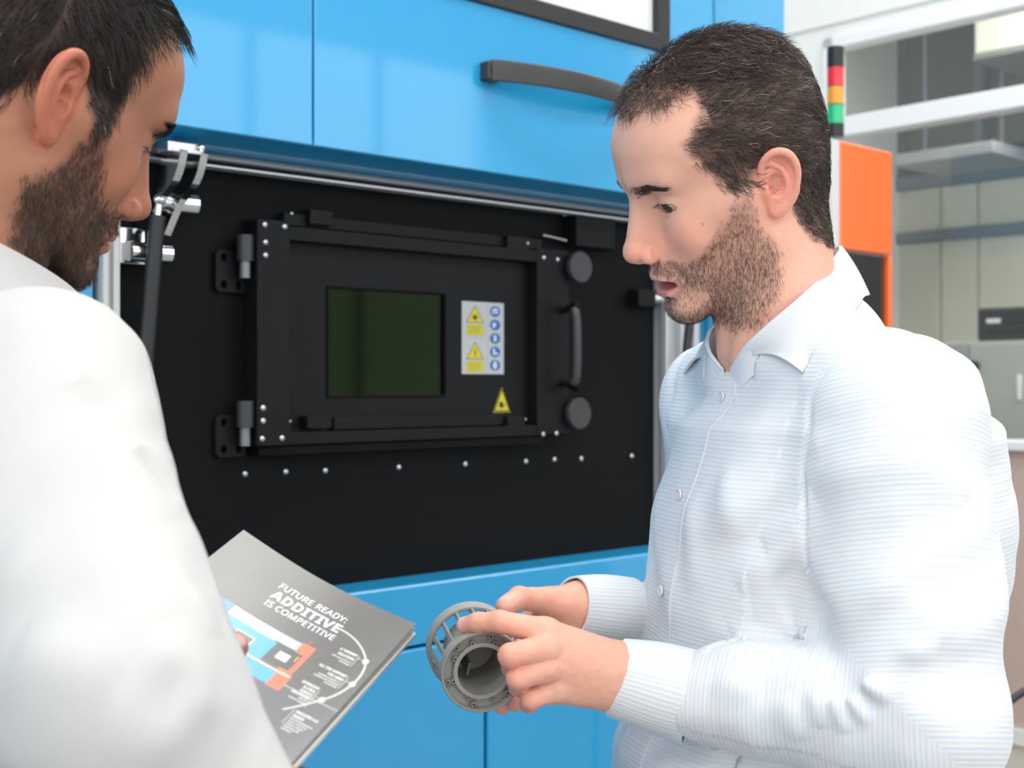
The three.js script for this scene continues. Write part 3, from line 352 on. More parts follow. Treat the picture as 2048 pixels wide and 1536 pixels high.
  // black cable looping up from the floor to a socket post beside the office wall
  const cab2 = mesh('cable', tube([P(2150, 1400, 2.5), P(2085, 1372, 2.5), P(2030, 1395, 2.48), P(1990, 1440, 2.45), P(1966, 1510, 2.42), P(1955, 1620, 2.4), V(P(1950, 1750, 2.4).x - 0.01, 0.12, -2.41), V(P(1950, 1750, 2.4).x - 0.06, 0.009, -2.46), V(P(1950, 1750, 2.4).x - 0.25, 0.009, -2.62)], 0.0075, 90, 10), std(lin(0.012, 0.012, 0.012), 0.45)); tag(cab2, 'black cable arching up from the floor in front of the pinkish wall', 'cable');
  const post = thing('socket_post', 'grey floor-standing socket post that the black cable plugs into', 'post', [P(2150, 1400, 2.5).x, 0, -2.5]); const py2 = P(2150, 1400, 2.5).y; mesh('pole', box(0.07, py2 + 0.1, 0.07, 0.045, (py2 + 0.1) / 2, 0, 0.005), paleGrey, post); mesh('foot', box(0.24, 0.02, 0.24, 0.035, 0.01, 0, 0.004), paleGrey, post); mesh('socket', rod(V(-0.02, py2, 0), V(0.01, py2, 0), 0.022, 20), frameBlack, post);
}
// ---------------------------------------------------------------- heads (own axes: x to the person's left, y up, z forward, origin between the ear canals)
function earField(o) {
  const fl = rad(o.earFlare ?? 24), tl = rad(o.earTilt ?? 8), S = o.earScale ?? 1;
  const e1x = Math.sin(fl), e1z = -Math.cos(fl), e3x = Math.cos(fl), e3z = Math.sin(fl), ct = Math.cos(tl), st = Math.sin(tl);
  const rim = [[-0.001, 0.001, 0.000, 0.0022], [-0.0055, 0.010, 0.002, 0.0026], [-0.0055, 0.020, 0.005, 0.0030], [0.000, 0.029, 0.008, 0.0033], [0.009, 0.0335, 0.0095, 0.0036], [0.0185, 0.031, 0.010, 0.0037], [0.0245, 0.0225, 0.0095, 0.0036], [0.0262, 0.011, 0.0085, 0.0034], [0.0235, -0.002, 0.0075, 0.0032], [0.0175, -0.013, 0.006, 0.0034], [0.010, -0.021, 0.0045, 0.0045], [0.003, -0.0245, 0.003, 0.0050]];
  const anti = [[0.004, 0.0225, 0.006], [0.0125, 0.0165, 0.0075], [0.016, 0.006, 0.008], [0.0135, -0.005, 0.007], [0.007, -0.0115, 0.006]];
  const fine = (pts, n) => { const c = new THREE.CatmullRomCurve3(pts.map((p) => V(p[0], p[1], p[2]))), r = pts.map((p) => p[3] ?? 0.0026); return Array.from({ length: n + 1 }, (_, i) => { const t = i / n, q = c.getPoint(t), k = t * (r.length - 1), j = Math.min(Math.floor(k), r.length - 2); return [q.x, q.y, q.z, lerp(r[j], r[j + 1], k - j)]; }); };
  const rimF = fine(rim, 34), antiF = fine(anti, 12);
  const cx = o.earX ?? 0.0725, cy = o.earY ?? 0.0, cz = o.earZ ?? -0.004;
  return (x, y, z) => {
    x = (x - cx) / S; y = (y - cy) / S; z = (z - cz) / S;
    const a0 = x * e1x + z * e1z, c = x * e3x + z * e3z, a = a0 * ct - y * st, b = y * ct + a0 * st;
    let d = ell(a, b, c, 0.010, 0.0055, 0.0035, 0.0185, 0.0295, 0.0042);                         // plate
    d = smin(d, ell(a, b, c, 0.0045, -0.0215, 0.002, 0.0085, 0.0095, 0.0045), 0.006);            // lobe
    d = smax(d, -ell(a, b, c, 0.0115, 0.020, 0.0108, 0.0125, 0.0125, 0.0068), 0.003);             // scapha and fossa
    let dr = 1; for (let i = 0; i < rimF.length - 1; i++) { const p = rimF[i], q = rimF[i + 1]; dr = Math.min(dr, cone(a, b, c, p[0], p[1], p[2], p[3], q[0], q[1], q[2], q[3])); }
    d = smin(d, dr, 0.0025);
    dr = 1; for (let i = 0; i < antiF.length - 1; i++) { const p = antiF[i], q = antiF[i + 1]; dr = Math.min(dr, cone(a, b, c, p[0], p[1], p[2] - 0.001, p[3], q[0], q[1], q[2] - 0.001, q[3])); }
    d = smin(d, dr, 0.0035);
    d = smax(d, -ell(a, b, c, 0.0062, 0.0025, 0.0075, 0.0072, 0.0105, 0.0085), 0.003);            // concha
    d = smin(d, ell(a, b, c, -0.0028, -0.003, 0.0035, 0.0038, 0.0055, 0.0035), 0.003);            // tragus
    d = smax(d, -ell(a, b, c, 0.0022, -0.003, 0.001, 0.003, 0.0045, 0.0075), 0.002);              // canal
    return d * S;
  };
}
function headField(o = {}) {
  const ear = earField(o), jaw = o.jaw ?? 0, open = o.mouthOpen ?? 0, nk = o.neck || [[0, -0.04, -0.028], 0.056, [0, -0.2, -0.075], 0.062];
  const W = o.width ?? 1, bw = o.brow ?? 0;
  const f = (X, Y, Z) => {
    const x = Math.abs(X) / W, y = Y, z = Z;
    let d = ell(x, y, z, 0, 0.052, -0.006, 0.0760, 0.0800, o.back ?? 0.0940);
    d = smin(d, ell(x, y, z, 0, 0.008, -0.046, 0.058, 0.058, 0.047), 0.03);
    d = smin(d, ell(x, y, z, 0, 0.058, 0.036, 0.0625, 0.050, 0.0640), 0.03);
    d = smin(d, ell(x, y, z, 0, -0.008, 0.022, 0.0610, 0.066, 0.0655), 0.025);
    // brow ridge, temples, cheekbones
    d = smin(d, cone(x, y, z, 0.008, 0.0370, 0.0925 + bw, 0.0085, 0.041, 0.0385, 0.0775 + bw, 0.0085), 0.018);
    d = smin(d, cone(x, y, z, 0.036, -0.010, 0.066, 0.012, 0.060, -0.002, 0.026, 0.010), 0.028);
    d = smin(d, ell(x, y, z, 0.036, -0.026, 0.066, 0.017, 0.017, 0.015), 0.02);
    // muzzle, jaw, chin
    d = smin(d, ell(x, y, z, 0, -0.056, 0.0640, 0.033, 0.031, 0.0400), 0.025);
    d = smin(d, cone(x, y, z, 0.047, -0.050, 0.004, 0.0195, 0.013, -0.0900 - jaw, 0.0775, 0.0165), 0.022);
    d = smin(d, cone(x, y, z, 0.054, -0.005, -0.002, 0.015, 0.047, -0.052, 0.004, 0.0185), 0.02);
    d = smin(d, ell(x, y, z, 0, -0.0930 - jaw, 0.0855, 0.0195, 0.0150, 0.0155), 0.014);
    d = smin(d, ell(x, y, z, 0, -0.060, 0.030, 0.047, 0.034, 0.050), 0.02);
    if (z > 0.045 && y < 0.075 && y > -0.125) {
    // eye sockets
    d = smax(d, -ell(x, y, z, 0.0335, 0.0150, 0.0985, 0.0190, 0.0122, 0.0185), 0.010);
    // nose
    d = smin(d, cone(x, y, z, 0, 0.020, 0.0810, 0.0125, 0, -0.026, 0.0970, 0.0140), 0.012);
    d = smin(d, cone(x, y, z, 0, 0.027, 0.0890, 0.0072, 0, -0.022, (o.nose ?? 0.1135), 0.0088), 0.012);
    d = smin(d, ell(x, y, z, 0, -0.0285, (o.nose ?? 0.1135) + 0.0015, 0.0112, 0.0098, 0.0112), 0.008);
    d = smin(d, ell(x, y, z, 0.0128, -0.0335, 0.1045, 0.0068, 0.0080, 0.0105), 0.0028);
    d = smin(d, cone(x, y, z, 0, -0.036, 0.1115, 0.0042, 0, -0.0415, 0.098, 0.0045), 0.006);
    d = smax(d, -cone(x, y, z, 0.0185, -0.0260, 0.1005, 0.0012, 0.0205, -0.0390, 0.0990, 0.0014), 0.0050);
    d = smax(d, -ell(x, y, z, 0.0088, -0.0425, 0.1050, 0.0046, 0.0055, 0.0072), 0.0018);
    // fold from the nose wing to the mouth corner
    d = smax(d, -cone(x, y, z, 0.0195, -0.031, 0.1010, 0.0016, 0.0300, -0.060, 0.0905, 0.0012), 0.008);
    // eyelids over the eyeball
    const ex = x - 0.0315, ey = y - 0.0135, ez = z - 0.0735, er = Math.sqrt(ex * ex + ey * ey + ez * ez);
    d = smin(d, er - 0.0140, 0.0045);
    const cut = o.eye || [0.0108, 0.0046];
    d = smax(d, -ell(x, y, z, 0.0335, cut[0], 0.087, 0.0145, cut[1], 0.0160), 0.0012);
    // lips
    const ul = 0.0588, ll = 0.0715 + open;
    d = smin(d, Math.min(cone(x, y, z, 0, -ul, 0.1035, 0.0048, 0.011, -ul - 0.0008, 0.1000, 0.0046), cone(x, y, z, 0.011, -ul - 0.0008, 0.1000, 0.0046, 0.0245, -0.0645, 0.0885, 0.0026)), 0.0055);
    d = smin(d, Math.min(cone(x, y, z, 0, -ll, 0.1000, 0.0066, 0.012, -ll + 0.001, 0.0970, 0.0060), cone(x, y, z, 0.012, -ll + 0.001, 0.0970, 0.0060, 0.0245, -0.0655, 0.0880, 0.0026)), 0.0055);
    d = smax(d, -ell(x, y, z, 0, -0.0648 - open * 0.5, 0.1010, 0.0265, 0.0010 + open * 0.95, 0.0185), 0.0022);
    d = smax(d, -cone(x, y, z, 0, -0.0825 - open, 0.1050, 0.003, 0.010, -0.0815 - open, 0.1020, 0.002), 0.010);
    }
    // neck with its long muscle and the throat
    d = smin(d, cone(X, y, z, nk[0][0], nk[0][1], nk[0][2], nk[1], nk[2][0], nk[2][1], nk[2][2], nk[3]), 0.022);
    d = smin(d, cone(X, y, z, 0.050, -0.030, -0.022, 0.012, nk[2][0] + 0.016, nk[2][1] + 0.02, nk[2][2] + 0.046, 0.010), 0.018);
    d = smin(d, cone(X, y, z, -0.050, -0.030, -0.022, 0.012, nk[2][0] - 0.016, nk[2][1] + 0.02, nk[2][2] + 0.046, 0.010), 0.018);
    d = smin(d, cone(X, y, z, 0, -0.085, 0.030, 0.012, nk[2][0], nk[2][1], nk[2][2] + 0.040, 0.013), 0.02);
    if (x > 0.058 && Math.abs(y) < 0.06 && z > -0.055 && z < 0.03) d = smin(d, ear(x, y, z), 0.0035);
    return d;
  };
  f.ear = (x, y, z) => (Math.abs(x) > 0.05 ? ear(Math.abs(x) / W, y, z) : 1);
  return f;
}
const POSE = {
  R: { rot: [24.7, -80.8, -17.4], at: [0.2114, EYE + 0.1985, -1.2274], neckBase: [0.268, EYE + 0.030, -1.250] },
  L: { rot: [20.9, 137.9, 11.1], at: [-0.364, EYE + 0.209, -0.947], neckBase: [-0.412, EYE + 0.045, -0.925] },
};
for (const k of ['R', 'L']) {
  const q = POSE[k]; q.m = new THREE.Matrix4().compose(V(...q.at), new THREE.Quaternion().setFromEuler(new THREE.Euler(rad(q.rot[0]), rad(q.rot[1]), rad(q.rot[2]), 'YXZ')), V(1, 1, 1)); q.inv = q.m.clone().invert();
  const b = V(...q.neckBase).applyMatrix4(q.inv); q.neck = [[0, -0.035, -0.030], 0.054, [b.x, b.y, b.z], 0.060];
}
const EYECUT = { R: [0.0102, 0.0054], L: [0.0078, 0.0024] }, GAZE = { R: [0.45, -0.36], L: [0, -0.5] };
const FIELD = {
  R: headField({ mouthOpen: 0.0050, jaw: 0.006, neck: POSE.R.neck, earScale: 1.0, earFlare: 22, eye: EYECUT.R }),
  L: headField({ mouthOpen: 0, jaw: 0.002, neck: POSE.L.neck, earScale: 1.04, earFlare: 27, eye: EYECUT.L, brow: 0.005 }),
};
// ---------------------------------------------------------------- people
function inPoly(poly, u, v) {   // signed distance to a closed outline, negative inside
  let d = 1e9, s = 1;
  for (let i = 0, j = poly.length - 1; i < poly.length; j = i++) {
    const [ax, ay] = poly[i], [bx, by] = poly[j], ex = bx - ax, ey = by - ay, wx = u - ax, wy = v - ay, t = clamp((wx * ex + wy * ey) / (ex * ex + ey * ey));
    d = Math.min(d, Math.hypot(wx - ex * t, wy - ey * t));
    if ((ay > v) !== (by > v) && u < (bx - ax) * (v - ay) / (by - ay) + ax) s = -s;
  }
  return s * d;
}
const mm = (a) => a.map(([u, v]) => [u / 1000, v / 1000]);
const MASK = {
  R: {
    side: mm([[-140, 95], [37, 95], [38, 88], [50, 75], [60, 66], [52, 50], [44, 34], [38, 18], [30, 8], [14, 5], [7, 14], [0, 28], [-10, 30], [-18, 20], [-22, 0], [-22, -38], [-33, -64], [-54, -88], [-140, -100]]),
    front: (x) => (x < 0.02 ? 0.086 - x * 0.25 : x < 0.041 ? lerp(0.081, 0.062, (x - 0.02) / 0.021) : lerp(0.062, 0.036, clamp((x - 0.041) / 0.014))),
    beard: mm([[31, 12], [44, -12], [57, -25], [70, -38], [78, -44], [84, -44], [100, -41], [125, -42], [125, -140], [50, -128], [14, -100], [2, -62], [12, -30], [14, 6]]),
  },
  L: {
    side: mm([[-140, 112], [56, 112], [50, 98], [37, 78], [36, 61], [37, 41], [38, 19], [36, -6], [22, -8], [19, 2], [10, 16], [2, 28], [-10, 30], [-18, 22], [-25, 8], [-31, -8], [-38, -24], [-60, -52], [-140, -58]]),
    front: (x) => (x < 0.03 ? 0.068 : lerp(0.068, 0.043, clamp((x - 0.03) / 0.03))),
    beard: mm([[38, 4], [40, -12], [53, -25], [64, -42], [80, -45], [100, -42], [130, -44], [130, -140], [50, -132], [6, -98], [-5, -58], [10, -40], [22, -20], [21, 2]]),
  },
};
function hairAt(k, x, y, z) {   // 0..1, how much the scalp is covered
  const m = MASK[k], ax = Math.abs(x), n = 0.004 * noise(x * 90, y * 90, z * 90), top = y > 0.088 ? m.front(ax) - z + n : -1, side = -inPoly(m.side, z, y) + n;
  const thin = k === 'R' && y > 0.075 && z > 0.03 ? lerp(1, 0.6, sstep(0.03, 0.012, top)) : 1;
  const back = z < -0.05 && y > (k === 'R' ? -0.085 : -0.05) ? 0.01 : -1;
  return thin * sstep(-0.004, 0.006, Math.max(y > 0.088 ? top : side, back)) * sstep(0.0005, 0.0025, FIELD[k].ear(x, y, z));
}
function beardAt(k, x, y, z) {
  const ax = Math.abs(x), n = 0.005 * noise(x * 110 + 5, y * 110, z * 110);
  let d = -inPoly(MASK[k].beard, z, y) + n, m = sstep(-0.004, 0.009, d);
  if (z > 0.088 && y > -0.055 && y < -0.036) m = sstep(0.034, 0.028, ax) * sstep(-0.0395, -0.0445, y) * sstep(0.0005, 0.004, ax) ;   // moustache
  const lip = Math.hypot(ax / 0.027, (y + 0.0665) / 0.0125); m *= sstep(0.88, 1.12, lip);                                                // lips stay bare
  if (k === 'R') { m *= 1 - 0.7 * sstep(0.022, 0.013, Math.hypot(ax - 0.021, (y + 0.083) * 1.2)) * (z > 0.07 ? 1 : 0); m *= lerp(0.55, 1, sstep(-0.02, -0.055, y)); }
  m *= sstep(-0.128, -0.116, y + 0.25 * clamp(0.02 - z, 0, 1) * 0) * sstep(-0.02, 0.0, z);
  if (y < -0.105) m *= sstep(0.0, 0.025, z - 0.02);
  return m;
}
// many thin tapering strands in one geometry
class Strands {
  constructor() { this.p = []; this.n = []; this.c = []; this.i = []; }
  add(pts, r, col) {
    const base = this.p.length / 3, m = pts.length, t = V(), a = V(), b = V();
    for (let k = 0; k < m; k++) {
      t.subVectors(pts[Math.min(k + 1, m - 1)], pts[Math.max(k - 1, 0)]).normalize(); a.set(t.y, -t.z, t.x).cross(t).normalize(); b.crossVectors(t, a);
      const w = r * (k === m - 1 ? 0.25 : 1 - 0.35 * k / m);
      for (let q = 0; q < 3; q++) { const c = Math.cos(q * 2.0944), s = Math.sin(q * 2.0944), x = a.x * c + b.x * s, y = a.y * c + b.y * s, z = a.z * c + b.z * s; this.p.push(pts[k].x + x * w, pts[k].y + y * w, pts[k].z + z * w); this.n.push(x, y, z); this.c.push(...col); }
    }
    for (let k = 0; k < m - 1; k++) for (let q = 0; q < 3; q++) { const u = base + k * 3 + q, v = base + k * 3 + (q + 1) % 3; this.i.push(u, v, v + 3, u, v + 3, u + 3); }
  }
  geometry() { const g = new THREE.BufferGeometry(); g.setAttribute('position', new THREE.Float32BufferAttribute(this.p, 3)); g.setAttribute('normal', new THREE.Float32BufferAttribute(this.n, 3)); g.setAttribute('color', new THREE.Float32BufferAttribute(this.c, 3)); g.setIndex(this.i); return g; }
}
// random points on a mesh where a mask allows, with the surface normal
function seeds(g, count, mask, r, box3) {
  const P_ = g.attributes.position, N_ = g.attributes.normal, I = g.index.array, cum = [], tri = []; let A = 0; const a = V(), b = V(), c = V();
  for (let t = 0; t < I.length; t += 3) {
    a.fromBufferAttribute(P_, I[t]); if (box3 && !box3(a.x, a.y, a.z)) continue; b.fromBufferAttribute(P_, I[t + 1]); c.fromBufferAttribute(P_, I[t + 2]);
    A += b.clone().sub(a).cross(c.clone().sub(a)).length() / 2; cum.push(A); tri.push(t);
  }
  const out = [];
  for (let tries = 0; tries < count * 1.0; tries++) {
    const q = r() * A; let lo = 0, hi = cum.length - 1; while (lo < hi) { const m = (lo + hi) >> 1; if (cum[m] < q) lo = m + 1; else hi = m; }
    let u = r(), v = r(); if (u + v > 1) { u = 1 - u; v = 1 - v; } const t = tri[lo], w = 1 - u - v, mix = (at) => V(at.getX(I[t]) * w + at.getX(I[t + 1]) * u + at.getX(I[t + 2]) * v, at.getY(I[t]) * w + at.getY(I[t + 1]) * u + at.getY(I[t + 2]) * v, at.getZ(I[t]) * w + at.getZ(I[t + 1]) * u + at.getZ(I[t + 2]) * v);
    const p = mix(P_); if (r() < mask(p.x, p.y, p.z)) out.push([p, mix(N_).normalize()]);
  }
  return out;
}
function growStrand(f, p, n, dir, len, seg, lift0, lift1, curl, r) {
  const pts = [p.clone().addScaledVector(n, -0.0006)]; let q = p.clone(), step = len / seg, ph = r() * 6.28, nn = n.clone();
  const w = V();
  for (let i = 1; i <= seg; i++) {
    const t = dir.clone().addScaledVector(nn, -dir.dot(nn)).normalize(), s = V().crossVectors(t, nn);
    w.copy(t).addScaledVector(nn, lerp(lift0, lift1, i / seg)).addScaledVector(s, curl * Math.sin(ph + i * 1.5)).addScaledVector(nn, curl * 0.5 * Math.cos(ph + i * 1.5)).normalize();
    q = q.clone().addScaledVector(w, step);
    const d = f(q.x, q.y, q.z); if (d < 0.0006) q.addScaledVector(nn, 0.0006 - d);
    pts.push(q);
  }
  return pts;
}
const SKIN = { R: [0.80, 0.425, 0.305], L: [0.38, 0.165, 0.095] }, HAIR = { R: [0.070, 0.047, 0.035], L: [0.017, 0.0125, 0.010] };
function skinColor(k, x, y, z, isHead = true) {
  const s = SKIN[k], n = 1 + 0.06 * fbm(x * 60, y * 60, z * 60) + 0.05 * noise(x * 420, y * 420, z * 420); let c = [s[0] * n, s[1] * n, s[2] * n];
  const red = (w, t = [1.06, 0.72, 0.70]) => { c = c.map((v, i) => v * lerp(1, t[i], w)); };
  if (isHead) {
    const ax = Math.abs(x);
    red(0.85 * sstep(0.006, 0.0, FIELD[k].ear(x, y, z)), k === 'R' ? [1.06, 0.80, 0.80] : [1.35, 0.98, 0.98]);
    red(0.55 * Math.exp(-((ax * ax) / 0.0005 + (y + 0.03) ** 2 / 0.0003 + (z - 0.115) ** 2 / 0.0006)));
    red(0.35 * Math.exp(-((ax - 0.045) ** 2 / 0.0006 + (y + 0.02) ** 2 / 0.0006)));
    red(0.4 * Math.exp(-((ax - 0.030) ** 2 / 0.00016 + (y - 0.008) ** 2 / 0.00007)) * (z > 0.06 ? 1 : 0), [0.86, 0.70, 0.70]);
    const lipD = Math.hypot(ax / 0.0250, (y + 0.0662 + (k === 'R' ? 0.0022 : 0)) / (k === 'R' ? 0.0125 : 0.0105) * lerp(1, 1.75, clamp(ax / 0.0250))), lw = z > 0.078 ? sstep(1.06, 0.86, lipD) : 0;
    c = c.map((v, i) => lerp(v, [0.66, 0.21, 0.20][i] * n * (k === 'R' ? 1 : 0.75), lw));
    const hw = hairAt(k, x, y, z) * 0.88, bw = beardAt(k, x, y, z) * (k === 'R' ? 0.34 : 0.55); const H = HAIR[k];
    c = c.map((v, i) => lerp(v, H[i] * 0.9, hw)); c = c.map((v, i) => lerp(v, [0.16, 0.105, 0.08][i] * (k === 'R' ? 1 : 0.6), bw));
    const MO = k === 'R' ? [[0.060, -0.010, 0.063], [0.066, 0.045, 0.058], [0.03, 0.068, 0.098]] : [[-0.057, 0.005, 0.062], [-0.0735, -0.032, 0.014], [-0.05, 0.032, 0.086]];
    for (const m of MO) { const d = Math.hypot(x - m[0], y - m[1], z - m[2]); if (d < 0.0014) c = c.map((v) => v * 0.65); }
  } else red(0.15 + 0.2 * fbm(x * 40 + 9, y * 40, z * 40));
  return c;
}
const skinMat = { R: phys(0xffffff, 0.46, { vertexColors: true, specularIntensity: 0.7, sheen: 0.25, sheenColor: lin(0.9, 0.55, 0.45), sheenRoughness: 0.5 }), L: phys(0xffffff, 0.48, { vertexColors: true, specularIntensity: 0.7, sheen: 0.2, sheenColor: lin(0.8, 0.5, 0.4), sheenRoughness: 0.5 }) };
const hairMat = { R: std(0xffffff, 0.42, { vertexColors: true }), L: std(0xffffff, 0.45, { vertexColors: true }) };
const eyeMat = phys(0xffffff, 0.12, { vertexColors: true, clearcoat: 0.35, clearcoatRoughness: 0.05 });

function buildHead(k, r) {
  const f = FIELD[k], g = nets(f, [-0.13, -0.23, -0.125], [0.13, 0.15, 0.15], 0.0018), out = { body: g };
  paint(g, (x, y, z) => skinColor(k, x, y, z));
  // hair
  const S = new Strands(), H = HAIR[k], count = k === 'R' ? 26000 : 26000;
  for (const [p, n] of seeds(g, count, (x, y, z) => hairAt(k, x, y, z), r, (x, y, z) => y > -0.1 && Math.hypot(x, z) < 0.2)) {
    const ax = Math.abs(p.x), sx = Math.sign(p.x) || 1, topness = sstep(0.075, 0.115, p.y), fr = sstep(0.02, 0.07, p.z);
    const wob = (s) => fbm(p.x * s, p.y * s, p.z * s, 2), w1 = wob(34), w2 = fbm(p.x * 34 + 9, p.y * 34, p.z * 34, 2);
    let dir, len, curl, l0, l1;
    if (k === 'R') {
      dir = V(sx * -0.1, -0.35, -1).lerp(V(0.55, 0.1, lerp(-0.45, 0.9, fr)), topness);
      if (p.y < 0.0 || p.z < -0.075) dir.lerp(V(0, -1, -0.3), 0.7);
      if (p.z > 0.012 && p.y < 0.05) dir = V(0, -0.9, -0.25);
      len = lerp(0.016, 0.030, topness); len *= lerp(1, 0.62, sstep(0.0, -0.07, p.y)); if (p.z > 0.015 && p.y < 0.045) len *= 0.6;
      curl = 0.55; l0 = 0.75; l1 = lerp(-0.15, 0.05, topness);
      if (p.z > 0.045 && p.y > 0.085) { l0 = 0.9; len *= 0.8; }
    } else {
      dir = V(0, -0.75, 0.45).lerp(V(0.1, 0.1, 1), topness); if (p.z < -0.03) dir = V(0, -0.95, -0.25).lerp(V(0, -0.2, -1), topness);
      len = lerp(0.014, 0.028, sstep(0.02, 0.1, p.y)); if (p.z > 0.0 && p.y < 0.03) len *= 0.75; curl = 0.22; l0 = 0.65; l1 = -0.1;
    }
    dir.x += 0.9 * w1; dir.y += 0.9 * w2; dir.z += 0.7 * wob(21); dir.x += (r() - 0.5) * 0.35; dir.y += (r() - 0.5) * 0.35; dir.z += (r() - 0.5) * 0.35;
    const grey = k === 'R' ? 0.035 : 0.003, b = 0.75 + 0.6 * r() + 0.5 * w1, col = r() < grey ? [0.42, 0.38, 0.34] : H.map((v) => v * b);
    S.add(growStrand(f, p, n, dir, len * (0.75 + 0.5 * r()), 4, l0, l1, curl, r), k === 'R' ? 0.00026 : 0.00026, col);
  }
  out.hair = S.geometry();
  // beard
  const Bd = new Strands();
  for (const [p, n] of seeds(g, k === 'R' ? 66000 : 40000, (x, y, z) => beardAt(k, x, y, z) * (k === 'R' ? 0.62 : lerp(0.5, 1, sstep(-0.02, -0.06, y))), r, (x, y, z) => y < 0.02 && z > -0.01)) {
    const sx = Math.sign(p.x) || 1, front = sstep(0.06, 0.1, p.z), dir = V(0, -1, 0.25).lerp(V(sx * 0.25, -1, 0.1), front); dir.x += (r() - 0.5) * 0.5; dir.y += (r() - 0.5) * 0.5; dir.z += (r() - 0.5) * 0.5;
    if (p.y > -0.055 && p.z > 0.085) dir.set(sx * 0.8, -0.7, 0.05);
    const len = (k === 'R' ? 0.0048 : 0.0075) * (0.7 + 0.6 * r()) * (k === 'L' && p.z > 0.08 && p.y > -0.09 ? 0.6 : 1) * (p.y > -0.03 ? 0.8 : 1), b = 0.7 + 0.7 * r();
    const col = k === 'R' ? (r() < 0.04 ? [0.35, 0.3, 0.26] : [0.080 * b, 0.052 * b, 0.038 * b]) : (r() < 0.4 ? [0.11 * b, 0.055 * b, 0.026 * b] : [0.034 * b, 0.022 * b, 0.015 * b]);
    Bd.add(growStrand(f, p, n, dir, len, 2, 0.55, k === 'R' ? 0.25 : 0.35, 0.2, r), k === 'R' ? 0.00011 : 0.00017, col);
  }
  out.beard = Bd.geometry();
  // eyebrows and lashes, both sides
  const hit = (x, y) => { let z = 0.14; for (let i = 0; i < 60; i++) { const d = f(x, y, z); if (d < 2e-4) break; z -= d * 0.6; } return V(x, y, z); };
  const nrm = (p) => V(f(p.x + 4e-4, p.y, p.z) - f(p.x - 4e-4, p.y, p.z), f(p.x, p.y + 4e-4, p.z) - f(p.x, p.y - 4e-4, p.z), f(p.x, p.y, p.z + 4e-4) - f(p.x, p.y, p.z - 4e-4)).normalize();
  out.brows = [1, -1].map((s) => {
    const Bw = new Strands();
    for (let i = 0; i < (k === 'R' ? 540 : 520); i++) {
      const t = Math.pow(r(), 0.8), w = lerp(0.0064, 0.0018, t) * (k === 'L' ? 0.95 : 1), x = s * lerp(0.0105, 0.0495, t), y = lerp(0.0285, 0.0355, sstep(0, 0.65, t)) - 0.0035 * sstep(0.6, 1, t) + (r() - 0.5) * 2 * w, p = hit(x, y), dir = V(s * 1, lerp(0.9, -0.15, sstep(0, 0.5, t)) + (r() - 0.5) * 0.5, -0.3);
      Bw.add(growStrand(f, p, nrm(p), dir, 0.0075 * (0.7 + 0.5 * r()), 3, 0.35, 0.05, 0.1, r), k === 'R' ? 0.00013 : 0.00016, HAIR[k].map((v) => v * (k === 'R' ? 0.9 : 1) * (0.8 + 0.6 * r())));
    }
    return Bw.geometry();
  });
  const cut = EYECUT[k];
  out.lashes = [1, -1].map((s) => {
    const La = new Strands();
    for (let i = 0; i < 34; i++) {
      const t = (i + 0.5) / 34 * 2 - 1, x = 0.0328 + 0.0130 * t, y = cut[0] + cut[1] * Math.sqrt(Math.max(0.05, 1 - t * t)) * 0.95, z = 0.0735 + Math.sqrt(Math.max(1e-6, 0.0141 ** 2 - (x - 0.0315) ** 2 - (y - 0.0135) ** 2)), p = V(s * x, y, z), d = V(s * t * 0.55, -0.15, 1).normalize(), L = 0.0070 * (1 - 0.3 * Math.abs(t)) * (0.85 + 0.3 * r());
      La.add([p, p.clone().addScaledVector(d, L * 0.5).add(V(0, -0.0009, 0)), p.clone().addScaledVector(d, L)], 0.00009, [0.016, 0.011, 0.009]);
    }
    return La.geometry();
  });
  out.eyes = [1, -1].map((s) => {
    const e = new THREE.SphereGeometry(0.0123, 40, 30), gz = V(GAZE[k][0], GAZE[k][1], 1).normalize();
    paint(e, (x, y, z) => { const a = Math.acos(clamp((x * gz.x + y * gz.y + z * gz.z) / 0.0123, -1, 1)) * 0.0123; return a < 0.0022 ? [0.004, 0.004, 0.004] : a < 0.0060 ? [0.050, 0.024, 0.012] : a < 0.0064 ? [0.02, 0.012, 0.01] : [0.56, 0.50, 0.47]; });
    return e.translate(s * 0.0315, 0.0135, 0.0735);
  });
  for (const q of [out.body, out.hair, out.beard, ...out.brows, ...out.lashes, ...out.eyes]) q.applyMatrix4(POSE[k].m);
  return out;
}

function cuffGeo(a, b, ra, rb, flat = 0.9, tilt = 0) {   // a sleeve's cuff: closed band from a (hand side) to b
  const ax = b.clone().sub(a), L = ax.length(); ax.normalize(); const e = V(0, 1, 0).addScaledVector(ax, -ax.y).normalize(), g = V().crossVectors(ax, e), rows = [];
  for (let i = 0; i <= 64; i++) { const t = i / 64 * Math.PI * 2, row = []; for (let j = 0; j <= 8; j++) { const s = j / 8, r = lerp(ra, rb, s) + 0.0008 * Math.sin(t * 3 + s * 4) + 0.0012 * Math.sin(s * 3.14); row.push(a.clone().addScaledVector(ax, s * L).addScaledVector(e, Math.cos(t) * r).addScaledVector(g, Math.sin(t) * r * flat)); } rows.push(row); }
  return sheet(rows, 0.0022, (i, j) => [j * L, i * 6.2832 * (ra + rb) / 2]);
}
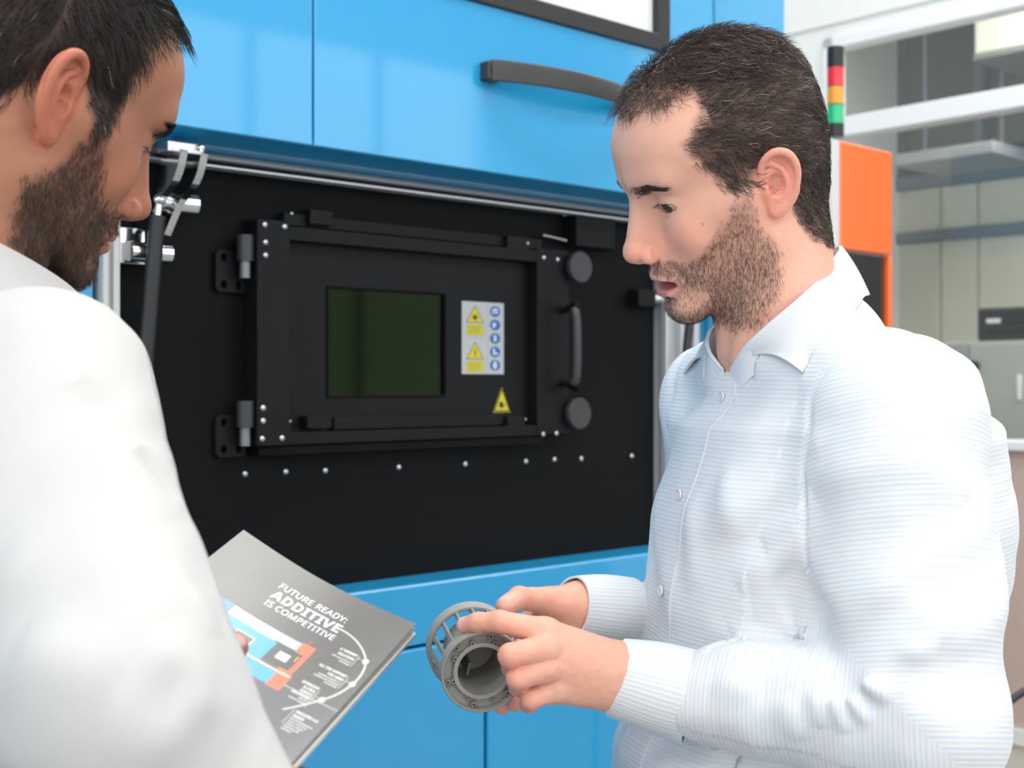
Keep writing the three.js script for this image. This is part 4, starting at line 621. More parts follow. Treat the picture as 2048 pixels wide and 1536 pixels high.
// cloth textures: fine woven stripes across v
const nzA = tileNoise(256, 8, 5, 4);
const stripeTex = dataTex(128, (u, v) => { const b = Math.exp(-(((v - 0.25) / 0.11) ** 2)), y = Math.exp(-(((v - 0.75) / 0.11) ** 2)), d = 0.75 + 0.25 * Math.sign(Math.sin(u * 6.283 * 8)); return [0.925 - 0.075 * b * d - 0.014 * y * d, 0.93 - 0.040 * b * d - 0.022 * y * d, 0.94 - 0.006 * b * d - 0.062 * y * d]; });
const stripeBump = dataTex(128, (u, v) => { const q = 0.5 + 0.5 * Math.cos(v * 6.283 * 2) * (0.7 + 0.3 * Math.cos(u * 6.283 * 16)); return [q, q, q]; }, false);
const weaveBump = dataTex(128, (u, v) => { const q = 0.5 + 0.25 * Math.sin(u * 6.283 * 16) + 0.25 * Math.sin(v * 6.283 * 16); return [q, q, q]; }, false);
const stripeMat = phys(lin(0.94, 0.94, 0.94), 0.85, { map: rep(stripeTex, 1 / 0.0080), bumpMap: rep(stripeBump, 1 / 0.0080), bumpScale: 0.00025, sheen: 0.3, sheenColor: lin(0.9, 0.93, 1), sheenRoughness: 0.6, side: THREE.DoubleSide });
const plainMat = phys(lin(0.54, 0.53, 0.51), 0.85, { bumpMap: rep(weaveBump, 1 / 0.012), bumpScale: 0.0001, sheen: 0.3, sheenColor: lin(1, 0.97, 0.93), sheenRoughness: 0.6, side: THREE.DoubleSide });
const buttonMat = phys(lin(0.80, 0.80, 0.82), 0.25, { clearcoat: 0.6 });
const threadMat = std(lin(0.55, 0.6, 0.72), 0.8);
const trouserMat = { R: std(lin(0.03, 0.035, 0.05), 0.85), L: std(lin(0.045, 0.045, 0.05), 0.85) };
const shoeMat = std(lin(0.02, 0.014, 0.01), 0.35), soleMat = std(lin(0.012, 0.012, 0.012), 0.8);

// split a geometry's triangles by a test on their centres
function split(g, test) {
  const I = g.index.array, P_ = g.attributes.position, parts = new Map();
  for (let t = 0; t < I.length; t += 3) { const c = [0, 1, 2].map((a) => (P_.getComponent(I[t], a) + P_.getComponent(I[t + 1], a) + P_.getComponent(I[t + 2], a)) / 3), k = test(...c); if (!parts.has(k)) parts.set(k, []); parts.get(k).push(I[t], I[t + 1], I[t + 2]); }
  return Object.fromEntries([...parts].map(([k, ix]) => {
    const map = new Map(), p = [], n = [], out = [];
    for (const q of ix) { if (!map.has(q)) { map.set(q, p.length / 3); p.push(P_.getX(q), P_.getY(q), P_.getZ(q)); const N_ = g.attributes.normal; n.push(N_.getX(q), N_.getY(q), N_.getZ(q)); } out.push(map.get(q)); }
    const s = new THREE.BufferGeometry(); s.setAttribute('position', new THREE.Float32BufferAttribute(p, 3)); s.setAttribute('normal', new THREE.Float32BufferAttribute(n, 3)); s.setIndex(out); return [k, s];
  }));
}
// hand: chains of joints with radii; each finger keeps its own surface
function handGeo(k, palm, fingers, nails, h = 0.0016) {
  const all = [...palm.flat(), ...fingers.flat()], lo = [1e9, 1e9, 1e9], hi = [-1e9, -1e9, -1e9];
  for (const [p, r] of all) [p.x, p.y, p.z].forEach((v, a) => { lo[a] = Math.min(lo[a], v - r - 0.008); hi[a] = Math.max(hi[a], v + r + 0.008); });
  const chain = (c, x, y, z, kk) => { let d = 1; for (let i = 0; i < c.length - 1; i++) { const [a, ra] = c[i], [b, rb] = c[i + 1]; d = smin(d, cone(x, y, z, a.x, a.y, a.z, ra, b.x, b.y, b.z, rb), kk); } return d; };
  const f = (x, y, z) => {
    let d = 1; for (const c of palm) d = smin(d, chain(c, x, y, z, 0.008), 0.012);
    let e = 1; for (const c of fingers) e = smin(e, chain(c, x, y, z, 0.0035), 0.0022);
    d = smin(d, e, 0.007); d += 0.00035 * noise(x * 150, y * 150, z * 150);
    for (const q of nails) { const v = V(x - q.p.x, y - q.p.y, z - q.p.z), a = v.dot(q.t), b = v.dot(q.s), c = v.dot(q.n); d = smax(d, -(ell(a, b, c, 0, 0, 0.0040, 0.0060, 0.0056, 0.0034)), 0.0010); }
    return d;
  };
  const g = nets(f, lo, hi, h);
  return paint(g, (x, y, z) => {
    let c = skinColor(k, x, y, z, false);
    for (const ch of fingers) ch.forEach(([p, r], i) => { const d = Math.hypot(x - p.x, y - p.y, z - p.z); if (i && i < 3) { const w = sstep(r * 1.7, r, d) * 0.3; c = [c[0] * (1 + 0.03 * w), c[1] * (1 - 0.28 * w), c[2] * (1 - 0.26 * w)]; } if (i === ch.length - 1) { const w = sstep(0.016, 0.004, d) * 0.4; c = [c[0] * (1 + 0.05 * w), c[1] * (1 - 0.25 * w), c[2] * (1 - 0.22 * w)]; } });
    for (const q of nails) { const v = V(x - q.p.x, y - q.p.y, z - q.p.z); if (Math.hypot(v.dot(q.t) / 0.0062, v.dot(q.s) / 0.0052) < 0.92 && v.dot(q.n) > -0.002 && v.length() < 0.008) c = [0.72, 0.45, 0.38].map((t) => t * (k === 'R' ? 1 : 0.8)); }
    return c;
  });
}
const nail = (tip, prev, up) => { const t = tip[0].clone().sub(prev[0]).normalize(), n = up.clone().addScaledVector(t, -up.dot(t)).normalize(); return { p: tip[0].clone().addScaledVector(n, tip[1] * 0.92).addScaledVector(t, 0.0005), t, n, s: V().crossVectors(t, n) }; };

// stacked ovals: rows of [height, forward offset, half depth, half width]
function trunk(rows, mid, fw, side) {
  return (x, y, z) => {
    let i = 0; while (i < rows.length - 2 && y < rows[i + 1][0]) i++;
    const [y0, c0, a0, b0] = rows[i], [y1, c1, a1, b1] = rows[i + 1], t0 = clamp((y - y0) / (y1 - y0)), t = t0 * t0 * (3 - 2 * t0), c = lerp(c0, c1, t), A = lerp(a0, a1, t), B = lerp(b0, b1, t);
    const dx = x - mid.x, dz = z - mid.z, u = dx * fw.x + dz * fw.z - c, v = dx * side.x + dz * side.z, k0 = Math.hypot(u / A, v / B), k1 = Math.hypot(u / (A * A), v / (B * B));
    return k1 < 1e-6 ? -Math.min(A, B) : k0 * (k0 - 1) / k1;
  };
}
function person(k, o) {
  const { fw, side } = o, base = o.base, g = thing('person', o.label, 'person', [base.x, 0, base.z]), r = rng(k === 'R' ? 11 : 23);
  const put = (name, geo, mat, parent = g) => { geo.translate(-base.x, 0, -base.z); return mesh(name, geo, mat, parent); };
  // --- shirt
  const tr = trunk(o.rows, o.mid, fw, side), [S1, S2] = o.shoulders, arms = o.arms;
  const top = o.rows[0][0], neckB = V(...POSE[k].neckBase);
  const torso = (x, y, z) => {
    let d = smax(tr(x, y, z), y - top, 0.06); const p = { x, y, z };
    for (const s of [S1, S2]) d = smin(d, cone(x, y, z, neckB.x, neckB.y + o.trap[0], neckB.z, o.trap[1], s.x, s.y + o.trap[2], s.z, 0.056), 0.05);
    if (o.hump) d = smin(d, cone(x, y, z, ...o.hump), 0.05);
    return d;
  };
  const arm = (a, x, y, z) => {   // sleeve of arm a: distance, place along it
    const u = cone(x, y, z, a.s.x, a.s.y, a.s.z, a.r[0], a.e.x, a.e.y, a.e.z, a.r[1]), l = cone(x, y, z, a.e.x, a.e.y, a.e.z, a.r[1], a.w.x, a.w.y, a.w.z, a.r[2]); return [u, l];
  };
  const bis = (a, x, y, z) => { const d = a.e.clone().sub(a.s).normalize().add(a.w.clone().sub(a.e).normalize()); return (x - a.e.x) * d.x + (y - a.e.y) * d.y + (z - a.e.z) * d.z < 0; };
  const wr = (x, y, z) => o.folds(x, y, z);
  const cutEnd = (a, x, y, z) => { const dx = a.w.x - a.e.x, dy = a.w.y - a.e.y, dz = a.w.z - a.e.z, L = Math.hypot(dx, dy, dz); return ((x - a.w.x) * dx + (y - a.w.y) * dy + (z - a.w.z) * dz) / L; };
  const shirt = (x, y, z) => {
    let d = torso(x, y, z);
    for (const a of arms) { const [u, l] = arm(a, x, y, z), b = smin(u, smax(l, cutEnd(a, x, y, z), 0.004), a.k ?? 0.012); const seam = Math.abs(u - d); d = smin(d, u, 0.045); d = smin(d, b, 0.006); if (seam < 0.007 && y > a.e.y + 0.11 && d > -0.01 && d < 0.01) d += 0.0024 * sstep(0.007, 0, seam); }
    d = smax(d, o.hem - y, 0.004);
    const nx = x - o.ring.x, nz = z - o.ring.z, nu = nx * fw.x + nz * fw.z; d = smax(d, -Math.max(Math.hypot(nx, nz) - o.ring.r, o.ring.y + o.ring.slope * nu - y), 0.008);   // neck opening
    return d + (Math.abs(d) < 0.025 ? wr(x, y, z) : 0);
  };
  const lo = o.box[0], hi = o.box[1], sg = nets(shirt, lo, hi, o.cell ?? 0.0045);
  const part = split(sg, (x, y, z) => { const t = torso(x, y, z); let best = 'torso', bd = t + 0.004; arms.forEach((a, i) => { const [u, l] = arm(a, x, y, z), m = Math.min(u, l); if (m < bd) { bd = m; best = 'sleeve' + i + (bis(a, x, y, z) ? 'u' : 'l'); } }); return best; });
  const mat = o.mat;
  setUV(part.torso, (x, y, z) => { const dx = x - o.mid.x, dz = z - o.mid.z, a = Math.atan2(dx * fw.x + dz * fw.z, dx * side.x + dz * side.z); return [a * 0.17, y + 0.02 * (dx * side.x + dz * side.z)]; });
  const sh = put('shirt', part.torso, mat); tag(sh, o.shirtLabel);
  arms.forEach((a, i) => {
    const bits2 = ['u', 'l'].filter((q) => part['sleeve' + i + q]).map((q) => {
      const A = q === 'u' ? a.s : a.e, B = q === 'u' ? a.e : a.w, d = B.clone().sub(A).normalize(), e = V(d.y, -d.z, d.x).cross(d).normalize(), h2 = V().crossVectors(d, e);
      return setUV(part['sleeve' + i + q], (x, y, z) => { const vx = x - A.x, vy = y - A.y, vz = z - A.z; return [Math.atan2(vx * e.x + vy * e.y + vz * e.z, vx * h2.x + vy * h2.y + vz * h2.z) * 0.055, vx * d.x + vy * d.y + vz * d.z]; });
    });
    if (!bits2.length) return;
    const s = mergeGeometries(bits2);
    put('sleeve', s, mat, sh); put('cuff', cuffGeo(a.c0, a.c1, a.rc[0], a.rc[1], a.flat ?? 0.9), mat, sh);
    if (a.buttonAt) put('button', buttonGeo(a.buttonAt[0], a.buttonAt[1]), buttonMat, sh);
  });
  // placket and buttons down the front
  const front = (y, b) => { const p = V(o.mid.x, y, o.mid.z).addScaledVector(fw, 0.4).addScaledVector(side, b); for (let i = 0; i < 80; i++) { const d = shirt(p.x, p.y, p.z); if (d < 3e-4) break; p.addScaledVector(fw, -d * 0.7); } return p; };
  if (o.placket) {
    const rows = []; for (let i = 0; i <= 60; i++) { const y = lerp(o.placket[0], o.hem + 0.004, i / 60); rows.push([-0.017, -0.012, 0, 0.012, 0.017].map((b) => front(y, b).addScaledVector(fw, 0.0004))); }
    put('placket', sheet(rows, 0.0010, (i, j) => [j * 0.034, lerp(o.placket[0], o.hem, i)]), mat, sh);
    for (const y of o.buttons) { const p = front(y, 0).addScaledVector(fw, 0.0022), q = front(y + 0.01, 0), n = fw.clone().setY((p.y - q.y) ? clamp(-(p.clone().sub(q).dot(fw)) / 0.01, -1, 1) * -1 : 0).normalize(); put('button', buttonGeo(p, fw), buttonMat, sh); }
  }
  for (const c of o.collar) put('collar', c, mat, sh);
  // --- skin: head, neck, hands and the body under the clothes, one geometry
  const h = buildHead(k, r), bits = [h.body, ...o.hands()];
  const under = (x, y, z) => { let d = smax(torso(x, y, z), o.hipY - 0.05 - y, 0.05) + 0.016; for (const a of arms) d = smin(d, Math.min(cone(x, y, z, a.s.x, a.s.y, a.s.z, 0.045, a.e.x, a.e.y, a.e.z, 0.036), cone(x, y, z, a.e.x, a.e.y, a.e.z, 0.036, a.c1.x, a.c1.y, a.c1.z, 0.022)), 0.02); for (const l of o.legs) d = smin(d, Math.min(cone(x, y, z, l.h.x, l.h.y, l.h.z, 0.082, l.k.x, l.k.y, l.k.z, 0.052), cone(x, y, z, l.k.x, l.k.y, l.k.z, 0.05, l.a.x, l.a.y, l.a.z, 0.034)), 0.03); return d; };
  const ug = nets(under, [lo[0], 0.03, lo[2]], [hi[0], hi[1] - 0.03, hi[2]], 0.012); paint(ug, (x, y, z) => skinColor(k, x, y, z, false)); bits.push(ug);
  put('body', joinIndexed(bits), skinMat[k]);
  put('hair', h.hair, hairMat[k]).userData.label = o.hairLabel; put('beard', h.beard, hairMat[k]).userData.label = o.beardLabel;
  for (const b of h.brows) put('eyebrow', b, hairMat[k]); for (const b of h.lashes) put('eyelashes', b, hairMat[k]); for (const e of h.eyes) put('eye', e, eyeMat);
  // --- trousers and shoes
  const trf = (x, y, z) => { let d = smax(tr(x, y, z) + 0.012, y - o.hipY - 0.12, 0.01); d = smax(d, o.hipY - 0.06 - y, 0.06); for (const l of o.legs) d = smin(d, Math.min(cone(x, y, z, l.h.x, l.h.y, l.h.z, 0.105, l.k.x, l.k.y, l.k.z, 0.078), cone(x, y, z, l.k.x, l.k.y, l.k.z, 0.078, l.a.x, l.a.y, l.a.z, 0.070)), 0.03); d = smax(d, 0.05 - y, 0.006); return d + 0.004 * fbm(x * 9, y * 14, z * 9); };
  put('trousers', nets(trf, [lo[0], 0.02, lo[2]], [hi[0], o.hipY + 0.2, hi[2]], 0.009), trouserMat[k]);
  for (const l of o.legs) {
    const toe = V(l.a.x, 0.042, l.a.z).addScaledVector(fw, 0.16), heel = V(l.a.x, 0.05, l.a.z).addScaledVector(fw, -0.045);
    const shf = (x, y, z) => { let d = cone(x, y, z, heel.x, heel.y, heel.z, 0.040, toe.x, toe.y, toe.z, 0.038); d = smin(d, cone(x, y, z, l.a.x, 0.06, l.a.z, 0.045, l.a.x, 0.11, l.a.z, 0.043), 0.03); return smax(d, 0.024 - y, 0.004); };
    const bx = (a) => [Math.min(toe[a], heel[a]) - 0.07, Math.max(toe[a], heel[a]) + 0.07];
    const sm = put('shoe', nets(shf, [bx('x')[0], 0, bx('z')[0]], [bx('x')[1], 0.17, bx('z')[1]], 0.006), shoeMat);
    const sof = (x, y, z) => smax(smax(cone(x, y, z, heel.x, 0.03, heel.z, 0.043, toe.x, 0.03, toe.z, 0.041), y - 0.025, 0.002), 0.0005 - y, 0.002);
    put('sole', nets(sof, [bx('x')[0], -0.01, bx('z')[0]], [bx('x')[1], 0.04, bx('z')[1]], 0.006), soleMat, sm);
  }
  return { g, shirt, front, put, sh };
}
function joinIndexed(list) { for (const g of list) for (const n of Object.keys(g.attributes)) if (!['position', 'normal', 'color'].includes(n)) g.deleteAttribute(n); return mergeGeometries(list); }
function buttonGeo(p, n) {
  const prof = [[0.0012, 0.0016], [0.0035, 0.0014], [0.0044, 0.0022], [0.0052, 0.0020], [0.0054, 0.0010], [0.005, 0], [0.0001, 0]].map(([a, b]) => new THREE.Vector2(a, b)); prof.unshift(new THREE.Vector2(0.0001, 0.0016));
  const g = new THREE.LatheGeometry(prof.reverse(), 24), st = new THREE.BoxGeometry(0.0022, 0.0006, 0.0006).translate(0, 0.0019, 0), st2 = st.clone().rotateY(Math.PI / 2);
  return mergeGeometries([g.toNonIndexed(), st.toNonIndexed(), st2.toNonIndexed()]).applyQuaternion(new THREE.Quaternion().setFromUnitVectors(V(0, 1, 0), n.clone().normalize())).translate(p.x, p.y, p.z);
}
// ---------------------------------------------------------------- the two men
function leafGeo(T, L, arch, out, n = 28, m = 10) {   // collar leaf between its fold edge T and its outer edge L
  const a = curve(T), b = curve(L), rows = [];
  for (let i = 0; i <= n; i++) { const s = i / n, p = a.getPoint(s), q = b.getPoint(s), row = []; for (let j = 0; j <= m; j++) { const t = j / m, w = Math.sin(Math.PI * t); row.push(p.clone().lerp(q, t).addScaledVector(V(0, 1, 0), arch * w * s ** 4).addScaledVector(out, 0.004 * w)); } rows.push(row); }
  return rows;
}
const mirrorAt = (c, n) => (p) => p.clone().addScaledVector(n, -2 * p.clone().sub(c).dot(n));
const standRows = (T, drop, grow) => { const a = curve(T), rows = []; for (let i = 0; i <= 30; i++) { const p = a.getPoint(i / 30); rows.push([0, 0.33, 0.66, 1].map((t) => p.clone().add(V(0, -drop * t, 0)).addScaledVector(grow(p), t * 0.002 - 0.0015))); } return rows; };

// soft folds along lines: [x0, y0, Z0, x1, y1, Z1, half width, height] with picture places turned into metres
function foldLines(list) {
  const L = list.map((f) => { const a = P(f[0], f[1], f[2]), b = P(f[3], f[4], f[5]); return [a.x, a.y, a.z, b.x, b.y, b.z, f[6], f[7]]; });
  return (x, y, z) => { let s = 0; for (const f of L) { const dx = f[3] - f[0], dy = f[4] - f[1], dz = f[5] - f[2], px = x - f[0], py = y - f[1], pz = z - f[2], t = clamp((px * dx + py * dy + pz * dz) / (dx * dx + dy * dy + dz * dz)), q = (px - dx * t) ** 2 + (py - dy * t) ** 2 + (pz - dz * t) ** 2, w = f[6] * 1.15; if (q < 7 * w * w) s -= f[7] * 0.9 * Math.pow(4 * t * (1 - t), 0.8) * Math.exp(-q / (w * w)); } return s; };
}
// --- right: glances down at the printed part in his hands
let menR, menL;
{
  const fw = V(-0.951, 0, 0.309), side = V(0.309, 0, 0.951), mid = V(0.287, 0, -1.246), nb = V(...POSE.R.neckBase), mir = mirrorAt(nb, side);
  const T = [[1682, 492, 1.27], [1668, 522, 1.235], [1640, 556, 1.203], [1590, 603, 1.182], [1535, 650, 1.178], [1490, 692, 1.193], [1460, 737, 1.222]].map((a) => P(...a));
  const Lo = [[1738, 590, 1.275], [1728, 594, 1.235], [1700, 630, 1.175], [1655, 687, 1.135], [1604, 744, 1.12]].map((a) => P(...a)), out = V(0.1, 0.3, 0.9);
  const leaf = leafGeo(T, Lo, 0.014, out), leaf2 = leafGeo(T.map(mir), Lo.map(mir), 0.014, V(-0.4, 0.2, -0.9)).map((r) => r.reverse());
  const K = P(1655, 1335, 0.985), sho = P(1800, 850, 1.085), elb = P(1842, 1432, 1.02), armD = elb.clone().sub(sho).normalize();
  const FL = foldLines([
    [1665, 1322, 0.975, 1760, 1300, 0.955, 0.010, 0.006], [1760, 1300, 0.955, 1880, 1310, 0.955, 0.012, 0.005], [1680, 1345, 0.98, 1790, 1400, 0.965, 0.008, 0.007], [1790, 1400, 0.965, 1870, 1455, 0.97, 0.010, 0.005], [1665, 1360, 0.985, 1740, 1450, 0.975, 0.007, 0.006], [1650, 1365, 0.99, 1690, 1470, 0.985, 0.007, 0.005], [1620, 1360, 1.0, 1640, 1460, 1.0, 0.008, 0.004],
    [1640, 1260, 0.985, 1720, 1200, 0.965, 0.010, 0.005], [1720, 1200, 0.965, 1860, 1170, 0.955, 0.014, 0.005], [1620, 1120, 1.0, 1740, 1050, 0.97, 0.011, 0.005], [1740, 1050, 0.97, 1900, 1080, 0.965, 0.016, 0.004], [1630, 1010, 1.03, 1720, 920, 0.99, 0.010, 0.005], [1800, 1180, 0.955, 1920, 1260, 0.96, 0.014, 0.005], [1850, 900, 0.99, 1940, 1000, 1.0, 0.016, 0.004],
    [1610, 990, 1.06, 1520, 1090, 1.10, 0.012, 0.006], [1600, 1060, 1.07, 1480, 1180, 1.11, 0.012, 0.005], [1450, 850, 1.13, 1560, 1000, 1.07, 0.014, 0.005], [1420, 900, 1.15, 1480, 1080, 1.12, 0.013, 0.005], [1370, 980, 1.18, 1400, 1180, 1.16, 0.012, 0.005], [1600, 1180, 1.07, 1450, 1260, 1.11, 0.012, 0.005], [1560, 860, 1.07, 1640, 900, 1.05, 0.012, 0.004], [1340, 1120, 1.2, 1370, 1260, 1.18, 0.010, 0.004],
    [1470, 1420, 1.05, 1540, 1500, 1.04, 0.012, 0.004], [1420, 1360, 1.06, 1520, 1380, 1.03, 0.012, 0.004], [1560, 1390, 1.02, 1610, 1480, 1.01, 0.010, 0.004],
  ]);
  const folds = (x, y, z) => {
    const dx = x - mid.x, dz = z - mid.z, u = dx * fw.x + dz * fw.z, s = dx * side.x + dz * side.z;
    let d = 0.0042 * fbm(y * 6 + u * 5, s * 13 + y * 2, u * 9, 2);
    const vx = x - K.x, vy = y - K.y, vz = z - K.z, R = Math.hypot(vx, vy, vz), th = Math.atan2(vy, vx);
    d += 0.0085 * Math.exp(-R / 0.085) * sstep(0.035, 0.095, R) * (Math.sin(th * 7 + 14 * R) * 0.7 + Math.sin(th * 11 + 1.3) * 0.3);
    const nearArm = sstep(0.05, 0.12, s) * sstep(EYE - 0.32, EYE - 0.24, y);
    d += nearArm * 0.0085 * fbm(x * 7 + y * 9, y * 13 - x * 7, z * 5, 2);
    d += 0.004 * sstep(0.03, 0.1, s) * Math.sin((x * 0.55 - y * 0.85) * 75 + 4 * noise(x * 9, y * 9, z * 9)) * sstep(EYE - 0.26, EYE - 0.2, y) * sstep(EYE - 0.05, EYE - 0.13, y) * sstep(0.44, 0.3, x);
    if (s < 0.11) d += 0.0045 * Math.sin((u * 1.2 + y * 0.5 + s * 0.5) * 60 + 5 * noise(u * 8, y * 7, s * 8)) * sstep(-0.1, 0.05, u) * (0.4 + 0.6 * sstep(EYE - 0.1, EYE - 0.3, y));
    return d + 1.35 * FL(x, y, z);
  };
  const J = (px, py, Z, r) => [P(px, py, Z), r];
  const hands = () => {
    const idx = [J(1090, 1264, 1.092, 0.0118), J(1000, 1243, 1.092, 0.0094), J(955, 1245, 1.099, 0.0083), J(929, 1250, 1.106, 0.0072)];
    const near = handGeo('R', [
      [J(1340, 1382, 1.114, 0.026), J(1262, 1360, 1.120, 0.0255)], [J(1262, 1352, 1.121, 0.0245), J(1240, 1330, 1.118, 0.019), J(1092, 1266, 1.094, 0.0125)], [J(1240, 1345, 1.115, 0.019), J(1092, 1297, 1.085, 0.0128)], [J(1240, 1365, 1.117, 0.019), J(1094, 1337, 1.085, 0.0125)], [J(1240, 1382, 1.122, 0.019), J(1112, 1380, 1.094, 0.0115)], [J(1240, 1350, 1.14, 0.018), J(1150, 1320, 1.135, 0.016)],
    ], [
      idx,
      [J(1088, 1297, 1.078, 0.0120), J(1021, 1311, 1.066, 0.0102), J(1024, 1332, 1.090, 0.0090), J(1040, 1338, 1.112, 0.0078)],
      [J(1090, 1337, 1.078, 0.0116), J(1036, 1356, 1.069, 0.0098), J(1038, 1372, 1.092, 0.0086), J(1050, 1374, 1.112, 0.0075)],
      [J(1107, 1380, 1.087, 0.0106), J(1062, 1398, 1.080, 0.0088), J(1058, 1408, 1.101, 0.0076), J(1066, 1407, 1.118, 0.0066)],
      [J(1200, 1330, 1.150, 0.0150), J(1125, 1318, 1.168, 0.0125), J(1072, 1306, 1.176, 0.0100), J(1040, 1296, 1.180, 0.0085)],
    ], [nail(idx[3], idx[2], V(-0.6, 0.5, 0.75))]);
    const th = [J(1142, 1208, 1.245, 0.0145), J(1088, 1201, 1.232, 0.0128), J(1038, 1196, 1.206, 0.0108), J(1011, 1212, 1.186, 0.0094)];
    const far = handGeo('R', [
      [J(1250, 1222, 1.290, 0.0195), J(1165, 1214, 1.255, 0.0205)], [J(1165, 1210, 1.255, 0.0205), J(1085, 1232, 1.25, 0.0125)], [J(1165, 1215, 1.255, 0.02), J(1082, 1265, 1.255, 0.0125)], [J(1165, 1222, 1.258, 0.02), J(1086, 1298, 1.256, 0.012)], [J(1165, 1228, 1.258, 0.02), J(1096, 1328, 1.252, 0.011)], [J(1160, 1208, 1.252, 0.019), J(1110, 1205, 1.240, 0.015)],
    ], [
      [J(1085, 1232, 1.25, 0.0118), J(1015, 1262, 1.252, 0.0095), J(975, 1290, 1.238, 0.0085), J(955, 1312, 1.222, 0.0075)],
      [J(1082, 1265, 1.255, 0.0118), J(1012, 1330, 1.245, 0.0098), J(1002, 1385, 1.218, 0.0086), J(1004, 1413, 1.180, 0.0076)],
      [J(1086, 1298, 1.256, 0.0112), J(1028, 1350, 1.240, 0.0094), J(1026, 1392, 1.205, 0.0082), J(1030, 1408, 1.170, 0.0072)],
      [J(1096, 1328, 1.252, 0.0102), J(1058, 1368, 1.235, 0.0084), J(1052, 1396, 1.205, 0.0074), J(1052, 1402, 1.175, 0.0064)],
      th,
    ], [nail(th[3], th[2], V(-0.35, 0.8, 0.55))]);
    return [near, far];
  };
  const leg = (s) => ({ h: V(mid.x, 0.90, mid.z).addScaledVector(side, s * 0.095), k: V(mid.x, 0.49, mid.z).addScaledVector(side, s * 0.10).addScaledVector(fw, 0.01), a: V(mid.x, 0.09, mid.z).addScaledVector(side, s * 0.11) });
  menR = person('R', {
    label: 'bearded man in striped shirt looking down, holding the grey printed part', shirtLabel: 'white shirt with fine pale blue stripes', hairLabel: 'short dark brown wavy hair with grey strands', beardLabel: 'short brown stubble beard',
    fw, side, mid, base: mid, hem: 0.80, hipY: 0.90, mat: stripeMat, folds, trap: [0.002, 0.060, 0.018], ring: { x: nb.x + fw.x * 0.012, z: nb.z + fw.z * 0.012, y: EYE + 0.047, slope: -0.78, r: 0.0660 }, hump: [nb.x - fw.x * 0.045, nb.y + 0.000, nb.z - fw.z * 0.045, 0.058, mid.x - fw.x * 0.085, EYE - 0.10, mid.z - fw.z * 0.085, 0.10],
    rows: [[EYE + 0.0, -0.025, 0.10, 0.165], [EYE - 0.045, -0.029, 0.145, 0.185], [EYE - 0.14, -0.024, 0.166, 0.19], [EYE - 0.22, -0.015, 0.164, 0.185], [EYE - 0.30, -0.003, 0.162, 0.18], [EYE - 0.37, 0.023, 0.162, 0.18], [EYE - 0.45, 0.026, 0.155, 0.18], [EYE - 0.70, 0.01, 0.145, 0.185]],
    shoulders: [sho.clone().addScaledVector(side, -0.03), V(0.2326, EYE - 0.0285, -1.413).addScaledVector(side, 0.03)],
    arms: [
      { s: sho, e: elb, w: P(1370, 1390, 1.11), r: [0.070, 0.067, 0.0375], c0: P(1233, 1353, 1.125), c1: P(1385, 1395, 1.108), rc: [0.0335, 0.0400], k: 0.010, flat: 0.92 },
      { s: V(0.2326, EYE - 0.0285, -1.413), e: P(1480, 1330, 1.42), w: P(1245, 1222, 1.287), r: [0.066, 0.058, 0.031], c0: P(1143, 1212, 1.248), c1: P(1258, 1222, 1.292), rc: [0.0285, 0.0335], flat: 0.95 },
    ],
    box: [[0.03, 0.78, -1.62], [0.58, EYE + 0.12, -0.90]],
    placket: [EYE + 0.0], buttons: [EYE - 0.012, EYE - 0.105, EYE - 0.195, EYE - 0.285, EYE - 0.372, EYE - 0.46, EYE - 0.55],
    collar: [sheet(leaf, 0.0022), sheet(leaf2, 0.0022), sheet(standRows([...T.map(mir).reverse().slice(0, -1), ...T].map((p) => p.clone()), 0.036, (p) => V(p.x - nb.x, 0, p.z - nb.z).normalize()), 0.0022)],
    hands, legs: [leg(1), leg(-1)],
  });
}
